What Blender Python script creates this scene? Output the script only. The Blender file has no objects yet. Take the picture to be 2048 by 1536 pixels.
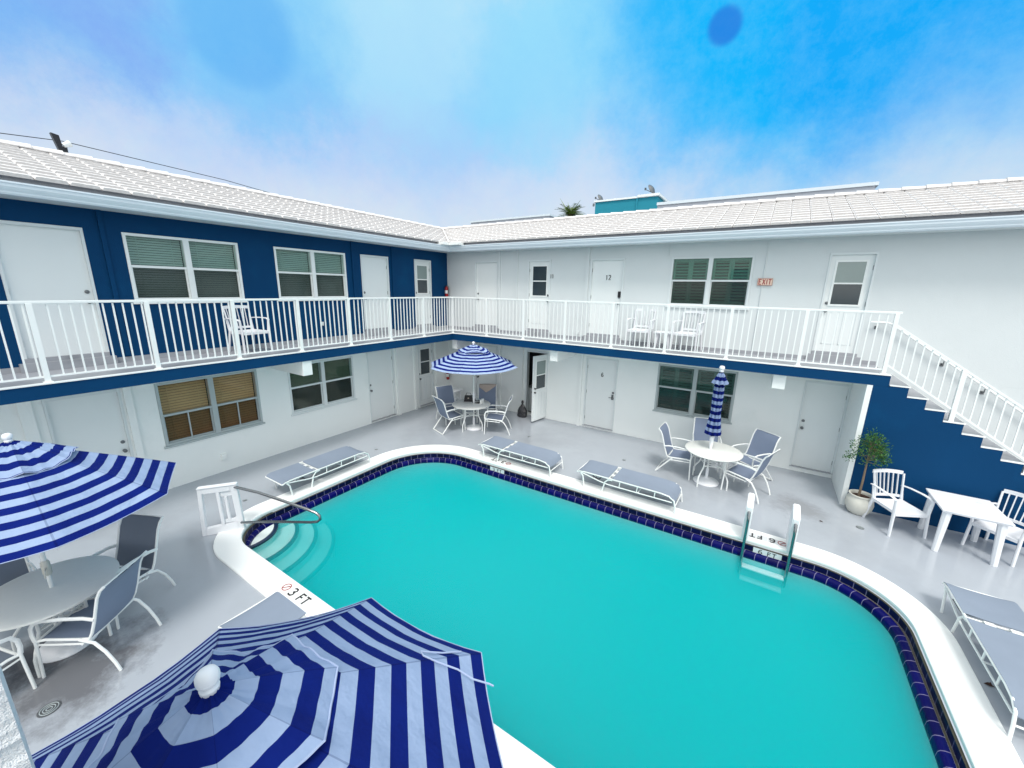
import bpy, bmesh, math, random
from mathutils import Vector, Matrix
S = bpy.context.scene
COL = S.collection
PI = math.pi
random.seed(7)
# ------------------------------------------------------------------ camera
cd = bpy.data.cameras.new("camera"); cam = bpy.data.objects.new("camera", cd); COL.objects.link(cam)
cd.sensor_width = 36.0; cd.lens = 36 * 792.2 / 2048; cd.clip_start = .05; cd.clip_end = 2000
r_, u_, w_ = Vector((.8417, .53965, .01771)), Vector((-.14063, .18745, .97216)), Vector((-.5213, .82076, -.23366))
cam.matrix_world = Matrix(((r_.x, u_.x, -w_.x, 7.9252), (r_.y, u_.y, -w_.y, -9.1144), (r_.z, u_.z, -w_.z, 3.8687), (0, 0, 0, 1)))
S.camera = cam
# ------------------------------------------------------------------ sky
W = bpy.data.worlds.new("World"); S.world = W; W.use_nodes = True
nt = W.node_tree; N = nt.nodes; L = nt.links
for n in list(N): N.remove(n)
out = N.new("ShaderNodeOutputWorld"); bg = N.new("ShaderNodeBackground"); L.new(bg.outputs[0], out.inputs[0])
SKY_STRENGTH = 1.0
bg.inputs[1].default_value = SKY_STRENGTH
sky = N.new("ShaderNodeTexSky"); sky.sky_type = 'NISHITA'; sky.sun_disc = False
SUN_EL, SUN_AZ = math.radians(60), math.radians(147)      # azimuth measured from +y towards +x
sky.sun_elevation = SUN_EL; sky.sun_rotation = SUN_AZ
tc = N.new("ShaderNodeTexCoord")
def wmath(op, a, b=None, c=None, tree=None):
    m = (tree or nt).nodes.new("ShaderNodeMath"); m.operation = op
    for i, v in enumerate((a, b, c)):
        if v is None: continue
        if isinstance(v, (int, float)): m.inputs[i].default_value = v
        else: (tree or nt).links.new(v, m.inputs[i])
    return m.outputs[0]
def wmix(f, a, b):
    m = N.new("ShaderNodeMix"); m.data_type = 'RGBA'
    if isinstance(f, (int, float)): m.inputs[0].default_value = f
    else: L.new(f, m.inputs[0])
    for i, v in ((6, a), (7, b)):
        if isinstance(v, tuple): m.inputs[i].default_value = (*v, 1)
        else: L.new(v, m.inputs[i])
    return m.outputs[2]
def lin(*c): return tuple(((x / 255) / 12.92 if x / 255 <= .04045 else ((x / 255 + .055) / 1.055) ** 2.4) for x in c)
# thin cloud sheet: distort the view direction with noise, then lay pale, lavender and blue patches over it
nz = N.new("ShaderNodeTexNoise"); nz.inputs['Scale'].default_value = 3.2; nz.inputs['Detail'].default_value = 9; nz.inputs['Roughness'].default_value = .68
L.new(tc.outputs['Generated'], nz.inputs['Vector'])
vs = N.new("ShaderNodeVectorMath"); vs.operation = 'MULTIPLY_ADD'
L.new(nz.outputs['Color'], vs.inputs[0]); vs.inputs[1].default_value = (.34, .34, .30); 
va = N.new("ShaderNodeVectorMath"); va.operation = 'SUBTRACT'; L.new(tc.outputs['Generated'], va.inputs[0]); va.inputs[1].default_value = (.17, .17, .15)
L.new(va.outputs[0], vs.inputs[2])
vn = N.new("ShaderNodeVectorMath"); vn.operation = 'NORMALIZE'; L.new(vs.outputs[0], vn.inputs[0])
def patch(d, a0, a1, src=None):          # 1 inside angle a0 (deg) of direction d, 0 outside a1
    v = N.new("ShaderNodeVectorMath"); v.operation = 'DOT_PRODUCT'; L.new(src or vn.outputs[0], v.inputs[0]); v.inputs[1].default_value = Vector(d).normalized()
    m = N.new("ShaderNodeMapRange"); m.interpolation_type = 'SMOOTHERSTEP'
    m.inputs['From Min'].default_value = math.cos(math.radians(a1)); m.inputs['From Max'].default_value = math.cos(math.radians(a0))
    L.new(v.outputs['Value'], m.inputs['Value']); return m.outputs[0]
sep = N.new("ShaderNodeSeparateXYZ"); L.new(vn.outputs[0], sep.inputs[0])
def ramp(src, stops, interp='EASE'):
    c = N.new("ShaderNodeValToRGB"); L.new(src, c.inputs[0]); c.color_ramp.interpolation = interp
    e = c.color_ramp.elements
    while len(e) < len(stops): e.new(.5)
    for el, (p, col) in zip(e, stops): el.position = p; el.color = (*col, 1)
    return c.outputs[0]
EXPO = .65
def sk(*c): return tuple(x / 2 ** EXPO for x in lin(*c))
base = ramp(sep.outputs[2], [(0, sk(226, 232, 238)), (.12, sk(218, 228, 243)), (.20, sk(190, 212, 248)), (.30, sk(166, 210, 250)), (.40, sk(152, 220, 255)), (.50, sk(172, 230, 255)), (.62, sk(225, 238, 245)), (.75, (.95, .97, .95))], 'LINEAR')
for d_, a0, a1, k_, col in (((-.88, .30, .22), 4, 24, .3, (176, 198, 250)), ((-.66, .66, .30), 3, 22, .3, (176, 204, 250)), ((-.30, .93, .19), 6, 22, .30, (228, 238, 250)),
        ((-.93, .17, .37), 2, 12, .7, (96, 172, 246)), ((-.90, .26, .40), 1, 7, .35, (150, 170, 244)), ((-.80, .42, .42), 2, 12, .5, (80, 190, 250)), ((-.66, .58, .48), 3, 12, .3, (190, 240, 254)), ((-.42, .80, .44), 3, 13, .4, (120, 215, 254)),
        ((.08, .86, .50), 12, 31, 1., (0, 184, 255)), ((.14, .90, .40), 3, 15, .55, (0, 160, 250)), ((.30, .93, .22), 2, 14, .5, (150, 205, 250))):
    c = wmix(wmath('MULTIPLY', patch(d_, a0, a1), k_), base if d_ == (-.88, .30, .22) else c, sk(*col))
hz = N.new('ShaderNodeMapRange'); hz.interpolation_type = 'SMOOTHSTEP'; hz.inputs['From Min'].default_value = .34; hz.inputs['From Max'].default_value = .10; hz.inputs['To Max'].default_value = .85; L.new(sep.outputs[2], hz.inputs['Value'])
c = wmix(hz.outputs[0], c, sk(218, 230, 242))
# unseen bright sky patch added behind the viewpoint to light walls under the balcony
c = wmix(patch((.55, -.80, .35), 20, 75), c, (1.06, 1.07, 1.04))
nz2 = N.new("ShaderNodeTexNoise"); nz2.inputs['Scale'].default_value = 22; nz2.inputs['Detail'].default_value = 8; nz2.inputs['Roughness'].default_value = .75
L.new(tc.outputs['Generated'], nz2.inputs['Vector'])
c = wmix(wmath('MULTIPLY', wmath('SUBTRACT', nz2.outputs['Fac'], .42), .5), c, sk(170, 235, 255))
c = wmix(wmath('MULTIPLY', patch((-.813, .41, .413), 3.2, 5.6, tc.outputs['Generated']), .40), c, sk(70, 165, 244))
c = wmix(wmath('MULTIPLY', patch((-.135, .882, .451), 1.0, 1.9, tc.outputs['Generated']), .8), c, sk(36, 122, 226))
skys = N.new("ShaderNodeVectorMath"); skys.operation = 'SCALE'; L.new(sky.outputs[0], skys.inputs[0]); skys.inputs['Scale'].default_value = .1
c = wmix(.04, c, skys.outputs[0])
L.new(c, bg.inputs[0])
sd = bpy.data.lights.new("sun", 'SUN'); sun = bpy.data.objects.new("sun", sd); COL.objects.link(sun)
sd.energy = 1.4; sd.angle = math.radians(16); sd.color = (1, .965, .91)
sdir = Vector((math.sin(SUN_AZ) * math.cos(SUN_EL), math.cos(SUN_AZ) * math.cos(SUN_EL), math.sin(SUN_EL)))
sun.rotation_euler = sdir.to_track_quat('Z', 'Y').to_euler()
S.view_settings.view_transform = 'Standard'; S.view_settings.look = 'None'; S.view_settings.exposure = EXPO; S.view_settings.gamma = 1
S.cycles.volume_bounces = 6; S.cycles.max_bounces = 10; S.cycles.transparent_max_bounces = 12
S.cycles.caustics_reflective = False; S.cycles.caustics_refractive = False
# ------------------------------------------------------------------ materials
def mat(name, col, rough=.5, var=.06, vscale=6., bump=0., bscale=60., metal=0., spec=.5, coat=0., dirt=None, dscale=1.5, dlo=.55, dhi=.75, rvar=0.):
    m = bpy.data.materials.new(name); m.use_nodes = True; t = m.node_tree; n, l = t.nodes, t.links
    p = n['Principled BSDF']; p.inputs['Roughness'].default_value = rough; p.inputs['Metallic'].default_value = metal
    p.inputs['Specular IOR Level'].default_value = spec; p.inputs['Coat Weight'].default_value = coat
    co = n.new("ShaderNodeTexCoord"); a = n.new("ShaderNodeTexNoise"); a.inputs['Scale'].default_value = vscale; a.inputs['Detail'].default_value = 5
    l.new(co.outputs['Object'], a.inputs['Vector'])
    mx = n.new("ShaderNodeMix"); mx.data_type = 'RGBA'; l.new(a.outputs['Fac'], mx.inputs[0])
    mx.inputs[6].default_value = (*[max(0, x * (1 - var)) for x in col], 1); mx.inputs[7].default_value = (*[min(1, x * (1 + var)) for x in col], 1)
    o = mx.outputs[2]
    if dirt:
        b = n.new("ShaderNodeTexNoise"); b.inputs['Scale'].default_value = dscale; b.inputs['Detail'].default_value = 7; b.inputs['Roughness'].default_value = .65
        l.new(co.outputs['Object'], b.inputs['Vector'])
        mr = n.new("ShaderNodeMapRange"); mr.inputs['From Min'].default_value = dlo; mr.inputs['From Max'].default_value = dhi; l.new(b.outputs['Fac'], mr.inputs['Value'])
        m2 = n.new("ShaderNodeMix"); m2.data_type = 'RGBA'; l.new(mr.outputs[0], m2.inputs[0]); l.new(o, m2.inputs[6]); m2.inputs[7].default_value = (*dirt, 1); o = m2.outputs[2]
    l.new(o, p.inputs['Base Color'])
    if rvar:
        b = n.new("ShaderNodeTexNoise"); b.inputs['Scale'].default_value = .9; b.inputs['Detail'].default_value = 6; l.new(co.outputs['Object'], b.inputs['Vector'])
        mr = n.new("ShaderNodeMapRange"); mr.inputs['From Min'].default_value = .35; mr.inputs['From Max'].default_value = .65
        mr.inputs['To Min'].default_value = max(.02, rough - rvar); mr.inputs['To Max'].default_value = rough + rvar; l.new(b.outputs['Fac'], mr.inputs['Value']); l.new(mr.outputs[0], p.inputs['Roughness'])
    if bump:
        b = n.new("ShaderNodeTexNoise"); b.inputs['Scale'].default_value = bscale; b.inputs['Detail'].default_value = 4; l.new(co.outputs['Object'], b.inputs['Vector'])
        bp = n.new("ShaderNodeBump"); bp.inputs['Strength'].default_value = bump; bp.inputs['Distance'].default_value = .01; l.new(b.outputs['Fac'], bp.inputs['Height']); l.new(bp.outputs[0], p.inputs['Normal'])
    return m
M = {}
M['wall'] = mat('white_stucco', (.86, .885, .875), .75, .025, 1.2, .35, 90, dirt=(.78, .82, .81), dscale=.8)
M['shaded_wall'] = mat('shaded_white_stucco', (.67, .705, .715), .75, .03, 1.2, .35, 90, dirt=(.64, .68, .69), dscale=.8)  # upper wall's shade put into the colour, greyer than the lower stucco
M['blue'] = mat('blue_paint', (.0, .044, .132), .7, .10, 1.5, .35, 90, spec=.15, dirt=(.0, .058, .160), dscale=.7)
M['white'] = mat('white_paint', (.86, .88, .87), .38, .02, 5)
M['trim'] = mat('white_trim', (.70, .74, .75), .45, .04, 8)
M['door'] = mat('door_paint', (.80, .83, .83), .42, .02, 3, .06, 40)
M['alu'] = mat('grey_frame', (.42, .47, .48), .4, .05, 8)
M['deck'] = mat('wet_grey_deck', (.40, .43, .475), .16, .05, 1.4, .04, 25, spec=.5, dirt=(.27, .29, .315), dscale=.45, dlo=.48, dhi=.95, rvar=.08)
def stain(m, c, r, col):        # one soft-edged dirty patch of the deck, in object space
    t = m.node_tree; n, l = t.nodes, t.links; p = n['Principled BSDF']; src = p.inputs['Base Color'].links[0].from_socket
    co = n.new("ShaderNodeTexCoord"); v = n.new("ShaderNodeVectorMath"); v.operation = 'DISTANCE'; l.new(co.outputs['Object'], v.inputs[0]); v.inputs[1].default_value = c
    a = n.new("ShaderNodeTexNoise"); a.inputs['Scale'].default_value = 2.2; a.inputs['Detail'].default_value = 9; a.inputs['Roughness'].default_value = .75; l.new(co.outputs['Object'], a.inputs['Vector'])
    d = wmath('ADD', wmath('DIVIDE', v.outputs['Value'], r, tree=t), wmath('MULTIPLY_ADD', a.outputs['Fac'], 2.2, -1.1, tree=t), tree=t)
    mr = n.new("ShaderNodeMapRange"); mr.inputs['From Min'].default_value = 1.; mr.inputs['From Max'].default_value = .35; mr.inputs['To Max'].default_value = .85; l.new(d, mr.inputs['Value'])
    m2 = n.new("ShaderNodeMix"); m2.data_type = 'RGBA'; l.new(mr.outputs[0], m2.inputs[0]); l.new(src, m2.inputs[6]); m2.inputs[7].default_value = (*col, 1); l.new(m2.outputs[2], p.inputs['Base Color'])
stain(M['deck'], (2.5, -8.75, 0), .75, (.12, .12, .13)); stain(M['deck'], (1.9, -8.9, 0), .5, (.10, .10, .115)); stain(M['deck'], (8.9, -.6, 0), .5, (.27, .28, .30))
M['slab'] = mat('balcony_floor', (.34, .35, .38), .4, .08, 3, dirt=(.24, .25, .27), dscale=2)
M['tile'] = mat('white_roof_tile', (.70, .68, .675), .7, .07, 9, .2, 70, dirt=(.56, .53, .52), dscale=3, dlo=.5, dhi=.8)
M['gutter'] = mat('gutter_white', (.72, .79, .85), .35, .03, 4)
M['fasc'] = mat('grey_fascia', (.42, .42, .45), .6, .06, 6)
M['cope'] = mat('white_coping', (.90, .91, .90), .45, .02, 3, .12, 60, dirt=(.74, .74, .72), dscale=2, dlo=.62, dhi=.85)
M['grime'] = mat('grimy_mortar', (.075, .065, .045), .8, .4, 12, .4, 40)
M['plaster'] = mat('pool_plaster', (.30, .62, .64), .8, .03, 2)
M['step'] = mat('pale_step_plaster', (.72, .80, .78), .8, .04, 3)
M['tedge'] = mat('grey_tile_edge', (.50, .48, .475), .85, .25, 30)  # greyer material on the exposed front edges of the roof tiles
M['underlay'] = mat('roof_underlay', (.22, .21, .21), .9, .1)
M['nosing'] = mat('dark_nosing_tile', (.004, .02, .06), .3, .5, 30)
M['steel'] = mat('steel', (.27, .28, .29), .2, .05, 10, metal=1.)
M['resin'] = mat('white_resin', (.80, .81, .84), .38, .025, 6, dirt=(.62, .64, .68), dscale=9, dlo=.62, dhi=.8)
M['frame'] = mat('white_powder_coat', (.82, .84, .83), .33, .03, 12)
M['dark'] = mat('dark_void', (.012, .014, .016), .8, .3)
M['black'] = mat('black_plastic', (.012, .012, .015), .35, .4, 20)
M['red'] = mat('red_paint', (.35, .01, .015), .3, .1)
M['grey'] = mat('grey_metal', (.16, .17, .18), .4, .2, metal=.6)
M['bronze'] = mat('bronze_blind', (.55, .435, .255), .5, .12, 5)
M['blind'] = mat('pale_blind', (.46, .54, .51), .5, .08, 5)
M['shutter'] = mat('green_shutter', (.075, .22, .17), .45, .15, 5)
M['screen'] = mat('insect_screen', (.045, .06, .058), .6, .2, 5)
M['teal'] = mat('teal_stucco', (.012, .25, .34), .8, .06, .8, .2, 60)
M['lav'] = mat('grey_parapet', (.52, .54, .60), .7, .04, 1, .2, 60)
M['bark'] = mat('bark', (.22, .16, .11), .85, .25, 25, .5, 60)
M['soil'] = mat('bark_mulch', (.045, .018, .010), .9, .5, 60, .8, 60)
M['pot'] = mat('cream_pot', (.62, .61, .55), .55, .08, 8, .3, 30)
M['ink'] = mat('black_lettering', (.015, .015, .018), .5)
M['redink'] = mat('red_lettering', (.33, .03, .03), .5)
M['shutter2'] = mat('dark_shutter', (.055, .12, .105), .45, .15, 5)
M['signbg'] = mat('peach_sign', (.80, .62, .50), .5, .03, 8)
M['towel'] = mat('beige_towel', (.50, .42, .37), .95, .1, 20, .6, 120)
M['bagp'] = mat('bin_bag', (.035, .035, .04), .25, .6, 14, .6, 30)
def fabric(name, c, w=900., var=.1):
    m = mat(name, c, .8, var, 3, .15, w); return m
M['sling'] = fabric('grey_sling', (.19, .235, .33)); M['slingB'] = fabric('dark_sling', (.14, .17, .22)); M['slingL'] = fabric('pale_sling', (.22, .265, .34))
def leafmat(name, a, b):
    m = bpy.data.materials.new(name); m.use_nodes = True; t = m.node_tree; n, l = t.nodes, t.links; p = n['Principled BSDF']
    g = n.new("ShaderNodeNewGeometry"); mx = n.new("ShaderNodeMix"); mx.data_type = 'RGBA'
    l.new(g.outputs['Random Per Island'], mx.inputs[0]); mx.inputs[6].default_value = (*a, 1); mx.inputs[7].default_value = (*b, 1)
    l.new(mx.outputs[2], p.inputs['Base Color']); p.inputs['Roughness'].default_value = .5
    return m
M['leaf'] = leafmat('glossy_leaf', (.012, .06, .012), (.06, .20, .03)); M['palm'] = leafmat('palm_leaf', (.05, .11, .015), (.20, .28, .06))
def stripe(name, w, phase):
    m = bpy.data.materials.new(name); m.use_nodes = True; t = m.node_tree; n, l = t.nodes, t.links; p = n['Principled BSDF']
    uv = n.new("ShaderNodeUVMap"); s = n.new("ShaderNodeSeparateXYZ"); l.new(uv.outputs[0], s.inputs[0])
    f = wmath('FRACT', wmath('ADD', wmath('DIVIDE', s.outputs[1], 2 * w, tree=t), phase, tree=t), tree=t)
    g = wmath('GREATER_THAN', f, .5, tree=t)
    g0 = wmath('GREATER_THAN', wmath('ABSOLUTE', wmath('SUBTRACT', s.outputs[0], .5, tree=t), tree=t), .490, tree=t)
    co = n.new("ShaderNodeTexCoord"); a = n.new("ShaderNodeTexNoise"); a.inputs['Scale'].default_value = 5; a.inputs['Detail'].default_value = 6; l.new(co.outputs['Object'], a.inputs[0])
    def two(lo, hi):
        q = n.new("ShaderNodeMix"); q.data_type = 'RGBA'; l.new(a.outputs['Fac'], q.inputs[0]); q.inputs[6].default_value = (*lo, 1); q.inputs[7].default_value = (*hi, 1); return q.outputs[2]
    mx = n.new("ShaderNodeMix"); mx.data_type = 'RGBA'; l.new(g, mx.inputs[0]); l.new(two((.0015, .008, .125), (.0025, .017, .20)), mx.inputs[6]); l.new(two((.28, .375, .57), (.375, .48, .69)), mx.inputs[7])
    sm = n.new('ShaderNodeMix'); sm.data_type = 'RGBA'; sm.blend_type = 'MULTIPLY'; l.new(wmath('MULTIPLY', g0, .45, tree=t), sm.inputs[0]); l.new(mx.outputs[2], sm.inputs[6]); sm.inputs[7].default_value = (.25, .28, .4, 1); l.new(sm.outputs[2], p.inputs['Base Color']); p.inputs['Roughness'].default_value = .85; p.inputs['Specular IOR Level'].default_value = .12
    b = n.new("ShaderNodeTexNoise"); b.inputs['Scale'].default_value = 700; l.new(co.outputs['Object'], b.inputs[0])
    b2 = n.new("ShaderNodeTexNoise"); b2.inputs['Scale'].default_value = 9; b2.inputs['Detail'].default_value = 3; l.new(co.outputs['Object'], b2.inputs[0])
    h = wmath('ADD', wmath('MULTIPLY', b.outputs['Fac'], .12, tree=t), b2.outputs['Fac'], tree=t)
    bp = n.new("ShaderNodeBump"); bp.inputs['Strength'].default_value = 1.; bp.inputs['Distance'].default_value = .03; l.new(h, bp.inputs['Height']); l.new(bp.outputs[0], p.inputs['Normal'])
    return m
def bandmat(name, wid, ca, cb, rg, off=0.):      # pool tile: grout every wid metres along UV x
    m = bpy.data.materials.new(name); m.use_nodes = True; t = m.node_tree; n, l = t.nodes, t.links; p = n['Principled BSDF']
    uv = n.new("ShaderNodeUVMap"); s = n.new("ShaderNodeSeparateXYZ"); l.new(uv.outputs[0], s.inputs[0])
    q = wmath('ADD', wmath('DIVIDE', s.outputs[0], wid, tree=t), off, tree=t); f = wmath('FRACT', q, tree=t); g = wmath('LESS_THAN', f, .05, tree=t)
    wn = n.new("ShaderNodeTexWhiteNoise"); wn.noise_dimensions = '1D'; l.new(wmath('FLOOR', q, tree=t), wn.inputs['W'])
    tx = n.new("ShaderNodeMix"); tx.data_type = 'RGBA'; l.new(wn.outputs['Value'], tx.inputs[0]); tx.inputs[6].default_value = (*ca, 1); tx.inputs[7].default_value = (*cb, 1)
    mx = n.new("ShaderNodeMix"); mx.data_type = 'RGBA'; l.new(g, mx.inputs[0]); l.new(tx.outputs[2], mx.inputs[6]); mx.inputs[7].default_value = (.21, .19, .32, 1)
    l.new(mx.outputs[2], p.inputs['Base Color']); l.new(wmath('MULTIPLY_ADD', g, .3, rg, tree=t), p.inputs['Roughness']); p.inputs['Specular IOR Level'].default_value = .14
    return m
M['band'] = bandmat('dark_navy_pool_tile', .155, (.001, .001, .022), (.002, .0015, .05), .45); M['band2'] = bandmat('navy_edge_tile', .155, (.001, .0012, .055), (.0012, .002, .10), .25, .42)
def glassmat(name, tint, body, mixb, rough=.02, gc=(.92, 1, .97), gk=1.):
    m = bpy.data.materials.new(name); m.use_nodes = True; t = m.node_tree; n, l = t.nodes, t.links
    n.remove(n['Principled BSDF']); o = n['Material Output']
    tr = n.new("ShaderNodeBsdfTransparent"); tr.inputs[0].default_value = (*tint, 1)
    df = n.new("ShaderNodeBsdfDiffuse"); df.inputs[0].default_value = (*body, 1)
    gl = n.new("ShaderNodeBsdfGlossy"); gl.inputs['Roughness'].default_value = rough; gl.inputs[0].default_value = (*gc, 1)
    a = n.new("ShaderNodeMixShader"); a.inputs[0].default_value = mixb; l.new(tr.outputs[0], a.inputs[1]); l.new(df.outputs[0], a.inputs[2])
    fr = n.new("ShaderNodeFresnel"); fr.inputs[0].default_value = 1.5
    b = n.new("ShaderNodeMixShader"); ge = n.new('ShaderNodeNewGeometry'); l.new(wmath('MULTIPLY', wmath('MULTIPLY_ADD', fr.outputs[0], gk, .0, tree=t), wmath('SUBTRACT', 1., ge.outputs['Backfacing'], tree=t), tree=t), b.inputs[0]); l.new(a.outputs[0], b.inputs[1]); l.new(gl.outputs[0], b.inputs[2])
    l.new(b.outputs[0], o.inputs[0]); return m
M['glass'] = glassmat('window_glass', (.88, .95, .93), (.2, .3, .28), .03)
M['scr'] = glassmat('screened_glass', (.70, .74, .73), (.05, .06, .06), .15, .1)
M['bglass'] = glassmat('brown_glass', (.97, .93, .88), (.3, .25, .2), .0, .02, (1, .9, .8), .45); M['bscr'] = glassmat('brown_screen', (.78, .70, .62), (.05, .04, .03), .06, .1, (1, .9, .8), .45)
M['dglass'] = glassmat('dark_glass', (.25, .28, .28), (.02, .025, .03), .4)
# water
wm = bpy.data.materials.new('pool_water'); wm.use_nodes = True; t = wm.node_tree; n, l = t.nodes, t.links; n.remove(n['Principled BSDF']); o = n['Material Output']
tr = n.new("ShaderNodeBsdfTransparent"); gl = n.new("ShaderNodeBsdfGlossy"); gl.inputs['Roughness'].default_value = .08
fr = n.new("ShaderNodeFresnel"); fr.inputs[0].default_value = 1.33
co = n.new("ShaderNodeTexCoord"); b = n.new("ShaderNodeTexNoise"); b.inputs['Scale'].default_value = 14; b.inputs['Detail'].default_value = 4; l.new(co.outputs['Object'], b.inputs[0])
vo = n.new("ShaderNodeTexNoise"); vo.inputs['Scale'].default_value = 70; vo.inputs['Detail'].default_value = 3; l.new(co.outputs['Object'], vo.inputs[0])
bp = n.new("ShaderNodeBump"); bp.inputs['Strength'].default_value = .45; bp.inputs['Distance'].default_value = .02
l.new(wmath('ADD', b.outputs['Fac'], wmath('MULTIPLY', vo.outputs['Fac'], .35, tree=t), tree=t), bp.inputs['Height']); l.new(bp.outputs[0], gl.inputs['Normal']); l.new(bp.outputs[0], fr.inputs['Normal'])
ms = n.new("ShaderNodeMixShader"); l.new(fr.outputs[0], ms.inputs[0]); l.new(tr.outputs[0], ms.inputs[1]); l.new(gl.outputs[0], ms.inputs[2]); l.new(ms.outputs[0], o.inputs[0])
vol = n.new("ShaderNodeVolumePrincipled"); vol.inputs['Color'].default_value = (.009, .905, .930, 1); vol.inputs['Density'].default_value = 2.2
vol.inputs['Anisotropy'].default_value = .0
l.new(vol.outputs[0], o.inputs['Volume'])
M['water'] = wm
# ------------------------------------------------------------------ mesh helpers
class MB:
    def __init__(s): s.b = bmesh.new(); s.uv = s.b.loops.layers.uv.new('UVMap')
    def face(s, pts, uvs=None):
        f = s.b.faces.new([s.b.verts.new(p) for p in pts])
        if uvs:
            for lp, q in zip(f.loops, uvs): lp[s.uv].uv = q
        return f
    def box(s, x0, x1, y0, y1, z0, z1, bev=0.):
        x0, x1 = min(x0, x1), max(x0, x1); y0, y1 = min(y0, y1), max(y0, y1); z0, z1 = min(z0, z1), max(z0, z1)
        v = [s.b.verts.new((x, y, z)) for z in (z0, z1) for y in (y0, y1) for x in (x0, x1)]
        fs = [s.b.faces.new([v[i] for i in q]) for q in ((0, 2, 3, 1), (4, 5, 7, 6), (0, 1, 5, 4), (2, 6, 7, 3), (0, 4, 6, 2), (1, 3, 7, 5))]
        if bev: bmesh.ops.bevel(s.b, geom=list({e for f in fs for e in f.edges}), offset=bev, segments=2, affect='EDGES', profile=.5)
        return s
    def prism(s, poly, axis, a, b_):       # polygon (2D) extruded along axis 'x','y','z'
        def P(p, h):
            return {'x': (h, p[0], p[1]), 'y': (p[0], h, p[1]), 'z': (p[0], p[1], h)}[axis]
        lo = [s.b.verts.new(P(p, a)) for p in poly]; hi = [s.b.verts.new(P(p, b_)) for p in poly]
        s.b.faces.new(lo[::-1]); s.b.faces.new(hi)
        k = len(poly)
        for i in range(k): s.b.faces.new((lo[i], lo[(i + 1) % k], hi[(i + 1) % k], hi[i]))
        return s
    def loft(s, rings, close=True, caps=True):
        vs = [[s.b.verts.new(p) for p in r] for r in rings]; k = len(vs[0])
        for a, c2 in zip(vs, vs[1:]):
            for i in range(k if close else k - 1):
                s.b.faces.new((a[i], a[(i + 1) % k], c2[(i + 1) % k], c2[i]))
        if caps and close: s.b.faces.new(vs[0][::-1]); s.b.faces.new(vs[-1])
        return s
    def tube(s, pts, r, k=8, ry=None, closed=False):
        pts = [Vector(p) for p in pts]; rings = []; m_ = len(pts); up = None
        for i, p in enumerate(pts):
            if closed: d = (pts[(i + 1) % m_] - pts[i - 1]).normalized()
            else: d = (pts[min(i + 1, m_ - 1)] - pts[max(i - 1, 0)]).normalized()
            if up is None: up = Vector((0, 0, 1)) if abs(d.z) < .9 else Vector((1, 0, 0))
            sd_ = d.cross(up)
            if sd_.length < 1e-4: sd_ = d.cross(Vector((1, .3, 0)))
            sd_.normalize(); up = sd_.cross(d).normalized()
            rr = r[i] if isinstance(r, (list, tuple)) else r; r2 = ry if ry else rr
            rings.append([p + sd_ * (rr * math.cos(a)) + up * (r2 * math.sin(a)) for a in [2 * PI * (j + .5) / k for j in range(k)]])
        if closed: rings.append(rings[0]); return s.loft(rings, True, False)
        return s.loft(rings)
    def lathe(s, prof, k=20, c=(0, 0)):
        rings = [[(c[0] + r * math.cos(2 * PI * j / k), c[1] + r * math.sin(2 * PI * j / k), z) for j in range(k)] for r, z in prof]
        return s.loft(rings)
    def xf(s, m): bmesh.ops.transform(s.b, matrix=m, verts=s.b.verts); return s
    def build(s, name, m, parent=None, smooth=False, **props):
        bmesh.ops.remove_doubles(s.b, verts=s.b.verts, dist=1e-5)
        bmesh.ops.recalc_face_normals(s.b, faces=s.b.faces)
        me = bpy.data.meshes.new(name); s.b.to_mesh(me); s.b.free()
        if smooth:
            for p in me.polygons: p.use_smooth = True
            if smooth != 'all': me.set_sharp_from_angle(angle=math.radians(40))
        for mm in (m if isinstance(m, list) else [m]): me.materials.append(M[mm] if isinstance(mm, str) else mm)
        o = bpy.data.objects.new(name, me); COL.objects.link(o)
        if parent: o.parent = parent
        for k, v in props.items(): o[k] = v
        return o
def thing(name, label, cat, loc=(0, 0, 0), rz=0., group=None):
    o = bpy.data.objects.new(name, None); COL.objects.link(o); o.empty_display_size = .1
    o.location = loc; o.rotation_euler = (0, 0, rz); o['label'] = label; o['category'] = cat
    if group: o['group'] = group
    return o
def tag(o, label, cat, group=None):
    o['label'] = label; o['category'] = cat
    if group: o['group'] = group
    return o
def dup(root, label, loc, rz=0., group=None):
    kids = {}
    for x in list(COL.objects): kids.setdefault(x.parent, []).append(x)
    r = root.copy(); COL.objects.link(r); r.location = loc; r.rotation_euler = (0, 0, rz); r['label'] = label
    if group: r['group'] = group
    for ch in kids.get(root, []):
        q = ch.copy(); COL.objects.link(q); q.parent = r
        for g in kids.get(ch, []):
            d = g.copy(); COL.objects.link(d); d.parent = q
    return r
def text(name, s, size, m, mw, parent=None, bold=.0, ext=.002, align='CENTER', sx=1.):
    c_ = bpy.data.curves.new(name, 'FONT'); c_.body = s; c_.size = size; c_.extrude = ext; c_.offset = bold; c_.align_x = align; c_.align_y = 'CENTER'
    o = bpy.data.objects.new(name, c_); COL.objects.link(o)
    dg = bpy.context.evaluated_depsgraph_get(); me = bpy.data.meshes.new_from_object(o.evaluated_get(dg)); bpy.data.objects.remove(o)
    me.materials.clear(); me.materials.append(M[m]); me.transform(mw @ Matrix.Diagonal((sx, 1, 1, 1)))
    o = bpy.data.objects.new(name, me); COL.objects.link(o)
    if parent: o.parent = parent
    return o
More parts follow.
